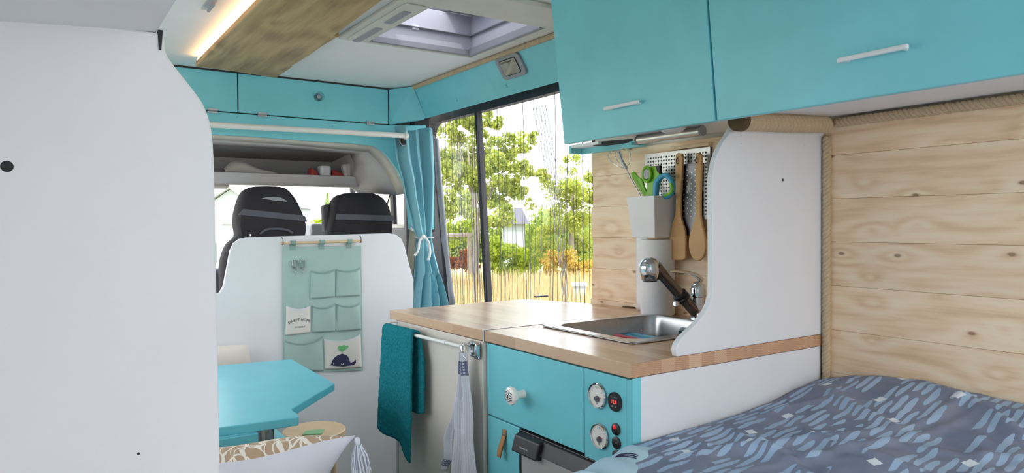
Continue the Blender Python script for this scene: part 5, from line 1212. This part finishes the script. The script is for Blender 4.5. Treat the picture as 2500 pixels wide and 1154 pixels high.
# back cushion leaning behind the tall panel: patterned front, white back, tassels
cs = thing('cushion', (.30, 1.32, .50), 'cushion with beige leaf pattern, white back and a corner tassel', 'cushion')
CR_ = P(868, 1062, 'Y', 1.36); U_ = Vector((-1, .02, 0.0)).normalized(); tilt = math.radians(38); V_ = Vector((0, math.sin(tilt), -math.cos(tilt))); Nn = U_.cross(V_); Nn = Nn if Nn.y > 0 else -Nn
W_ = .45
ends = [P(539, 1113, 'Z', CR_.z - .004)]
def cush(side, amp):
    def fn(u, v):
        a, b = u * 2 - 1, v * 2 - 1
        pin_u = .035 * (1 - b * b) * a; pin_v = .006 * (1 - a * a) * b
        th_ = max(0.0, (1 - abs(a) ** 2.6)) ** .62 * max(0.0, (1 - abs(b) ** 2.6)) ** .62
        p = CR_ + U_ * (W_ * u - pin_u) + V_ * (.34 * v - pin_v) + Nn * side * amp * th_
        p.z += -.004 * math.sin(u * PI) * (1 - v) + .003 * math.sin(u * 11) * (1 - v)
        return p
    return fn
MB().grid(cush(1, .095), 40, 32).build('front_cover', 'leafprint', cs, 80)
MB().grid(cush(-1, .060), 40, 32).build('back_cover', 'cushion_white', cs, 80)
ts = MB(); kx = CR_ + Vector((-.004, -.004, .004)); ts.blob(kx + Vector((.005, -.003, -.015)), (.0065, .0065, .009), 10)
for k in range(46):
    a = random.random() * 2 * PI; r0, r1 = .006, random.uniform(.006, .020); bx_ = kx + Vector((.006, -.004, -.022))
    ts.tube([bx_ + Vector((math.cos(a) * r0, math.sin(a) * r0, 0)), bx_ + Vector((.003 + math.cos(a) * r1 * .9, math.sin(a) * r1 * .9, -.025)), bx_ + Vector((.006 + math.cos(a + .3) * r1, math.sin(a + .3) * r1, -random.uniform(.052, .066)))], .0011, 4)
ts.build('tassel', 'tassel', cs, 60)
pb = thing('pillow', (.5, 2.8, .45), 'small beige pillow against the white panel behind the table', 'pillow')
pR = P(603, 842, 'Y', 2.80)
def pil(side):
    def fn(u, v):
        a, b = u * 2 - 1, v * 2 - 1; th_ = max(0, 1 - abs(a) ** 4) ** .5 * max(0, 1 - abs(b) ** 4) ** .5
        return Vector((pR.x + .006 - .42 * u + .012 * (1 - b * b) * a * -1, 2.81 + side * .05 * th_ + (1 - v) * .0, pR.z - .26 * v + .012 * (1 - a * a) * b * -1 - .012 * u))
    return fn
MB().grid(pil(-1), 30, 24).build('front', 'pillow_beige', pb, 80); MB().grid(pil(1), 30, 24).build('back', 'pillow_beige', pb, 80)

# ------------------------------------------------------------------ bed
bed = thing('bed', (.9, .2, 0), 'bed with a pale mattress under the blue patterned quilt', 'bed')
MB().box((.22, YB + .1, .0), (1.675, 1.03, .55)).build('base', 'bed_base', bed, bevel=.004)
MB().box((.22, YB + .1, .552), (1.675, 1.035, .665)).build('mattress', 'mattress_white', bed, bevel=.02)
ZP = [(.78, .722), (1.0, .733), (1.189, .739), (1.326, .744), (1.446, .754), (1.576, .776), (1.646, .784), (1.69, .788)]
ZW = [(-.6, .76), (.2, .80), (.45, .812), (.61, .811), (.70, .814), (.81, .820), (.906, .815), (.967, .806), (1.032, .791), (1.06, .786)]
random.seed(11)
creases = [(random.uniform(.8, 1.7), random.uniform(.0, 1.0), random.uniform(0, PI), random.uniform(.10, .30), random.uniform(.005, .013)) for _ in range(46)]
def qz(x, y):
    w = min(1, max(0, (x - .95) / .72)); w = w * w * (3 - 2 * w); zp = interp(ZP, x); zw = interp(ZW, y) - interp(ZW, 1.05)
    z = zp + zw * w; d = min(1, max(0, (1.05 - y) / .12)) * min(1, max(0, (1.685 - x) / .1) + .15)
    p = Vector((x * 3.2, y * 3.2, 3.1)); z += d * (.018 * noise.noise(p) + .008 * noise.noise(p * 2.7))
    for (cx, cy, a, L_, h) in creases:
        dx, dy = x - cx, y - cy; s = dx * math.cos(a) + dy * math.sin(a); t = -dx * math.sin(a) + dy * math.cos(a) + .08 * s * s
        if abs(s) < L_ * 2 and abs(t) < .08: z += d * h * math.exp(-(s / L_) ** 2 - (t / .014) ** 2)
    return z
XQ0 = .79
def quilt(u, v):
    x = lerp(XQ0, 1.674, u); y = lerp(-.75, 1.054, v); edge = lerp(1.02, 1.054, min(1, max(0, (x - .8) / .22)))
    y = -.75 + (edge + .75) * v; z = qz(x, y)
    if x < 1.0: z -= .05 * max(0, (v - .965) / .035) ** 2 * (1 - max(0, (x - .9) / .1) if x > .9 else 1)
    z -= .03 * max(0, (.84 - x) / .05) ** 2
    return (x, y, max(z, .668))
qm = MB().grid(quilt, 230, 430)
for k in list(qm.uv): p = qm.v[k]; qm.uv[k] = (p[0] + .15 * p[2], p[1] + .15 * p[2])
ql = thing('quilt', (1.2, .3, .7), 'blue quilt with pale brush strokes and white squares', 'quilt')
qm.build('cover', 'quilt', ql, 80, solid=.006)
def hem(u, v):
    t = lerp(0, 1, u); a = Vector((.755, 1.005, 0)).lerp(Vector((.985, 1.058, 0)), t); b = a + Vector((.075, -.115, 0)) * (1 - .45 * t)
    p = a.lerp(b, v); ridge = .030 * math.sin(v * PI) ** .8 * (1 - .3 * t) + .006 * math.sin(u * 16 + v * 3) * math.sin(v * PI)
    bse = .724 + .0 * t; p.z = min(bse, qz(max(p.x, .8), p.y) + .003) - .012 * (1 - v) * (1 - t) + ridge - (.02 if v < .02 else 0)
    return p
MB().grid(hem, 40, 24).build('turned_hem', 'pale_sheet', ql, 80, solid=.004)
hs = MB()
for k in range(3): hs.tube([Vector(hem(.62 + .022 * k, v / 12)) + Vector((0, 0, .003)) for v in range(4, 10)], .0011, 5)
hs.build('hem_stitching', 'ink_navy', ql)

# ------------------------------------------------------------------ outside
GZ = -.45
struct(MB().box((-40, -20, GZ - .1), (70, 90, GZ)).build('ground', 'lawn'))
struct(MB().box((-9, -12, GZ), (7.5, 8, GZ + .012)).build('bounce_slab', 'bounce_grey'))  # unseen grey slab added to keep light bounced indoors neutral
def leaves(mb, c, r, n, size, mi=0, flat_=.8):
    for _ in range(n):
        while True:
            d = Vector((random.uniform(-1, 1), random.uniform(-1, 1), random.uniform(-1, 1)))
            if .25 < d.length < 1: break
        p = Vector(c) + Vector((d.x * r, d.y * r, d.z * r * flat_)); nrm = Vector((random.gauss(0, 1), random.gauss(0, 1), random.gauss(.4, 1))).normalized(); a = nrm.orthogonal().normalized() * size * random.uniform(.6, 1.3); b = nrm.cross(a) * .75
        mb.add([p - a, p - b * .8, p + a, p + b * .8], [(0, 1, 2, 3)], mi)
def tree(name, blobs, dist, mat, label, cat='tree', trunk=None, dens=4.0, size=.07, group='trees and shrubs outside the side window', tmat='bark'):
    mb = MB()
    for (x, y, rpx, n) in blobs:
        d = dist + random.uniform(-.8, .8); c_ = PD(x, y, d); r_ = rpx / FPX * d; k = 9
        for _ in range(k):
            off = Vector((random.uniform(-1, 1), random.uniform(-1, 1), random.uniform(-1, 1))) * r_ * .85
            leaves(mb, c_ + off, r_ * random.uniform(.3, .75), int(n * dens / k), size * .68)
    base = PD(*(trunk[0] if trunk else blobs[-1][:2]), dist); base.z = GZ
    t = thing(name, base, label, cat, group)
    mb.build('crown', mat, t)
    if not trunk:
        sm = MB()
        for (x, y, rpx, n) in blobs[::2]:
            q = PD(x, y, dist); b2 = Vector((q.x, q.y, GZ)); sm.tube([b2, b2.lerp(q, .6) + Vector((.05, 0, 0)), q], [.02, .015, .008], 5)
        sm.build('stems', 'bark', t, 60)
    if trunk:
        pts = [PD(x, y, dist) for x, y in trunk]; pts[0] = base
        tm = MB().tube(smooth_path(pts, 4), [lerp(.11, .006, i / (4 * (len(pts) - 1))) for i in range(4 * (len(pts) - 1) + 1)], 8)
        for (x, y, rpx, n) in blobs[:10]:
            tm.tube([pts[len(pts) // 2], pts[len(pts) // 2].lerp(PD(x, y, dist), .6) + Vector((0, 0, .1)), PD(x, y, dist)], [.02, .012, .004], 5)
        tm.build('trunk', tmat, t, 60)
    return t
random.seed(5)
tree('broadleaf_tree', [(1110, 315, 34, 240), (1150, 300, 30, 200), (1195, 290, 22, 130), (1120, 370, 40, 330), (1160, 380, 45, 380), (1100, 430, 36, 300), (1150, 450, 48, 420), (1200, 420, 40, 300), (1240, 390, 26, 110), (1270, 350, 24, 100), (1300, 335, 14, 40), (1215, 350, 28, 120), (1230, 465, 36, 200), (1280, 425, 30, 130), (1320, 430, 20, 70), (1110, 500, 38, 300), (1215, 520, 34, 160), (1270, 480, 26, 110)], 15, 'leaf_mid', 'tall broadleaf tree with a pale trunk just outside the side window', trunk=[(1160, 735), (1160, 640), (1165, 540), (1150, 440), (1140, 330)], size=.075)
tree('willow_tree', [(1395, 400, 24, 110), (1410, 450, 36, 320), (1375, 470, 30, 240), (1430, 500, 40, 420), (1370, 530, 44, 460), (1400, 570, 48, 520), (1430, 610, 44, 440), (1350, 590, 40, 380), (1335, 450, 18, 70)], 17, 'leaf_mid', 'dense feathery tree at the wood splashback side of the window', trunk=[(1395, 690), (1395, 560), (1400, 440)], size=.055)
tree('yellow_shrub', [(1095, 545, 36, 330), (1130, 560, 34, 300), (1080, 510, 26, 180)], 19, 'leaf_yellow', 'bright yellow-green shrub behind the pale tree trunk', 'shrub', size=.07)
tree('green_shrub', [(1225, 570, 40, 420), (1200, 600, 40, 420), (1310, 560, 44, 420), (1350, 640, 38, 330), (1300, 610, 40, 400)], 23, 'leaf_green', 'wide mid-green shrub around the grey shed', 'shrub', size=.08)
tree('low_shrub', [(1215, 635, 34, 420), (1255, 640, 34, 400), (1290, 635, 30, 330), (1230, 605, 26, 230)], 16.5, 'leaf_yellow', 'low yellow-green shrub in front of the grey shed', 'shrub', size=.06)
tree('orange_shrub', [(1380, 640, 32, 300), (1420, 650, 34, 330), (1345, 650, 24, 170)], 16, 'leaf_orange', 'low orange-tinged shrub below the feathery tree', 'shrub', size=.055)
tree('red_hedge', [(1105, 630, 26, 300), (1140, 635, 28, 320), (1085, 635, 24, 200)], 17, 'leaf_red', 'brownish red hedge below the yellow-green shrub', 'hedge', size=.055)
tree('far_hedge', [(x, 600 + 15 * math.sin(x), 60, 420) for x in range(1040, 1480, 40)], 30, 'leaf_green', 'long green hedge farthest behind the shrubs', 'hedge', size=.14)
gr = MB(); random.seed(3)
for _ in range(9000):
    x = random.uniform(1040, 1500); d = random.uniform(9.5, 15.5); p = PD(x, 600, d); p.z = GZ; h = random.uniform(.35, .72); a = random.uniform(0, PI); w = random.uniform(.006, .013); lean_ = Vector((random.uniform(-.16, .16), random.uniform(-.16, .16), h)); s = Vector((math.cos(a) * w, math.sin(a) * w, 0))
    gr.add([p - s, p + s, p + lean_ * .6 + s * .7, p + lean_ * .6 - s * .7], [(0, 1, 2, 3)]); gr.add([p + lean_ * .6 - s * 1.2, p + lean_ * .6 + s * 1.2, p + lean_], [(0, 1, 2)])
tag(gr.build('tall_grass', 'grass_gold'), 'tall dry golden grass below the shrubs outside', 'grass', kind='stuff')
shd = thing('garden_shed', PD(1255, 560, 20), 'small grey roofed shed between the shrubs outside', 'shed')
a = PD(1252, 560, 20); a.z = GZ; hz = PD(1252, 545, 20).z
yaxis = Vector((CF.x, CF.y, 0)).normalized(); xaxis = Vector((yaxis.y, -yaxis.x, 0))
def SH(o_, x, y, z): return o_ + xaxis * x + yaxis * y + Vector((0, 0, z - GZ))
MB().hexa([SH(a, x, y, z) for z in (GZ, hz) for x, y in ((-.3, 0), (.35, 0), (.35, 1.2), (-.3, 1.2))]).build('wall', 'house_wall', shd)
ht = PD(1252, 506, 20).z
MB().hexa([SH(a, -.42, -.15, hz - .02), SH(a, .48, -.15, hz - .02), SH(a, .48, 1.4, hz - .02), SH(a, -.42, 1.4, hz - .02), SH(a, -.2, .5, ht), SH(a, .26, .5, ht), SH(a, .26, .7, ht), SH(a, -.2, .7, ht)]).build('roof', 'shed_roof', shd)
fnc = thing('rail_fence', PD(1100, 580, 18), 'grey horizontal rail in front of the yellow-green shrub', 'fence')
f0_, f1_ = PD(1060, 575, 16.2), PD(1155, 573, 16.2); MB().tube([f0_, f1_], .05, 6).build('rail', 'bark', fnc)
for t in (.1, .9): q = f0_.lerp(f1_, t); MB().cyl((q.x, q.y, GZ), (q.x, q.y, q.z + .05), .05, 8).build('post', 'bark', fnc)
wpst = thing('garden_box', PD(1416, 720, 11), 'white garden box on legs at the grass edge', 'box')
a = PD(1416, 720, 11); a.z = GZ; zt4 = PD(1416, 692, 11).z; zm4 = PD(1416, 726, 11).z
MB().hexa([SH(a, x, y, z) for z in (GZ, zt4 - .04) for x, y in ((-.09, 0), (.09, 0), (.09, .2), (-.09, .2))]).build('body', 'house_wall', wpst)
MB().hexa([SH(a, x, y, z) for z in (zt4 - .04, zt4) for x, y in ((-.12, -.03), (.12, -.03), (.12, .23), (-.12, .23))]).build('lid', 'house_wall', wpst)

hs_ = thing('house', PD(540, 560, 20), 'white gabled house with a grey shuttered window beyond the windscreen', 'house')
HD = 20.0; base = PD(564, 560, HD); base.z = GZ
def HP(x, y): q = PD(x, y, HD); return q
gab = [HP(490, 640), HP(490, 505), HP(522, 489), HP(564, 461), HP(597, 483), HP(612, 495), HP(612, 640)]
for q in (gab[0], gab[-1]): q.z = GZ
MB().prism(gab, yaxis * 6).build('wall', 'house_wall', hs_)
rf = MB(); th2 = Vector((0, 0, .18)); e1_, pk_, e2_ = HP(480, 512), HP(564, 459), HP(622, 500)
rf.hexa([e1_ - yaxis * .15, pk_ - yaxis * .15, pk_ + yaxis * 6, e1_ + yaxis * 6, e1_ - yaxis * .15 + th2, pk_ - yaxis * .15 + th2, pk_ + yaxis * 6 + th2, e1_ + yaxis * 6 + th2])
rf.hexa([pk_ - yaxis * .15, e2_ - yaxis * .15, e2_ + yaxis * 6, pk_ + yaxis * 6, pk_ - yaxis * .15 + th2, e2_ - yaxis * .15 + th2, e2_ + yaxis * 6 + th2, pk_ + yaxis * 6 + th2]); rf.build('roof', 'house_wall', hs_)
MB().prism([HP(x, y) - yaxis * .05 for x, y in ((543, 518), (584, 519), (584, 548), (542, 547))], yaxis * .1).build('window', 'shutter', hs_)
MB().prism([HP(x, y) - yaxis * .06 for x, y in ((490, 592), (528, 592), (528, 640), (490, 640))], yaxis * .05).build('side_slats', 'shutter', hs_)
h2 = thing('house', PD(530, 480, 34), 'tiled grey roof of a farther house left of the white gable', 'house')
a1 = [PD(x, y, 34) for x, y in ((440, 490), (553, 483), (548, 466), (440, 470))]
MB().prism(a1, yaxis * 2 + Vector((0, 0, .5))).build('roof', 'roof_tile', h2)
a2 = [PD(x, y, 34.5) for x, y in ((440, 490), (550, 484), (550, 600), (440, 600))]
for q in a2[2:]: q.z = GZ
MB().prism(a2, yaxis * 3).build('wall', 'house_wall', h2)
MB().hexa([PD(573, 466, 34) + xaxis * x + yaxis * y + Vector((0, 0, z)) for z in (-.6, .35) for x, y in ((-.2, 0), (.2, 0), (.2, .4), (-.2, .4))]).build('chimney', 'roof_tile', h2)
h3 = thing('house', PD(815, 545, 26), 'small pale house gable right of the conifer', 'house')
g3 = [PD(x, y, 26) for x, y in ((790, 600), (790, 545), (812, 528), (840, 545), (840, 600))]
for q in (g3[0], g3[-1]): q.z = GZ
MB().prism(g3, yaxis * 3).build('wall', 'house_wall', h3)
random.seed(9)
ct = MB(); dC = 19.0
for k in range(15):
    f = k / 14; y = lerp(475, 545, f); rpx = lerp(1.5, 15, f ** .8); d = dC
    for j in range(6): leaves(ct, PD(800 + random.uniform(-rpx, rpx) * .7, y + random.uniform(-2, 2), d + random.uniform(-.15, .15)), rpx / FPX * d * .5, 22, .035, flat_=.5)
cb_ = PD(800, 560, dC); cb_.z = GZ
cf = thing('conifer_tree', cb_, 'pale pointed conifer seen through the windscreen between the seats', 'tree'); ct.build('crown', 'leaf_pale', cf)
MB().tube([cb_, PD(800, 480, dC)], [.08, .02], 6).build('trunk', 'bark', cf)
tree('roadside_shrub', [(785, 540, 14, 160), (775, 555, 16, 160)], 15, 'leaf_yellow', 'yellow-green shrub at the foot of the conifer', 'shrub', size=.04, group='greenery beyond the windscreen')
tree('hedge', [(960 + 12 * k, 590, 40, 200) for k in range(6)] + [(995, 560, 14, 120)], 13, 'leaf_pale', 'pale green hedge seen through the cab door window', 'hedge', size=.06, group='greenery beyond the windscreen')
bt2 = thing('bare_tree', PD(975, 560, 12), 'thin twiggy tree seen through the cab door window', 'tree')
tw_ = MB()
def branch(p, d, L_, r, depth):
    q = p + d * L_; tw_.tube([p, p.lerp(q, .5) + Vector((random.gauss(0, .02), random.gauss(0, .02), 0)), q], [r, r * .8, r * .6], 4)
    if depth:
        for _ in range(3): branch(p.lerp(q, random.uniform(.45, 1)), (d + Vector((random.gauss(0, .45), random.gauss(0, .45), random.gauss(.1, .35)))).normalized(), L_ * .68, r * .6, depth - 1)
b_ = PD(975, 560, 12); b_.z = GZ
branch(b_, Vector((0, 0, 1)), .9, .075, 5)
tw_.build('branches', 'twig', bt2)

# ------------------------------------------------------------------ light
w = bpy.data.worlds.new('world'); SC.world = w; w.use_nodes = True
bg = w.node_tree.nodes['Background']; bg.inputs['Color'].default_value = (.975, .98, 1.0, 1); bg.inputs['Strength'].default_value = 1.7
sun = bpy.data.lights.new('sun', 'SUN'); sun.energy = 1.0; sun.angle = math.radians(3); sun.color = (1, .95, .86)
so = bpy.data.objects.new('sun', sun); COL.objects.link(so); so.rotation_euler = Vector((.55, .45, -1.0)).to_track_quat('-Z', 'Y').to_euler()
SC.view_settings.view_transform = 'Standard'; SC.view_settings.look = 'None'; SC.view_settings.exposure = EXPO; SC.view_settings.gamma = 1
SC.cycles.max_bounces = 10; SC.cycles.diffuse_bounces = 7; SC.cycles.transparent_max_bounces = 16; SC.cycles.caustics_reflective = False; SC.cycles.caustics_refractive = False
SC.cycles.sample_clamp_indirect = 6
for o in list(bpy.data.objects):
    if '_w' in o: del o['_w']
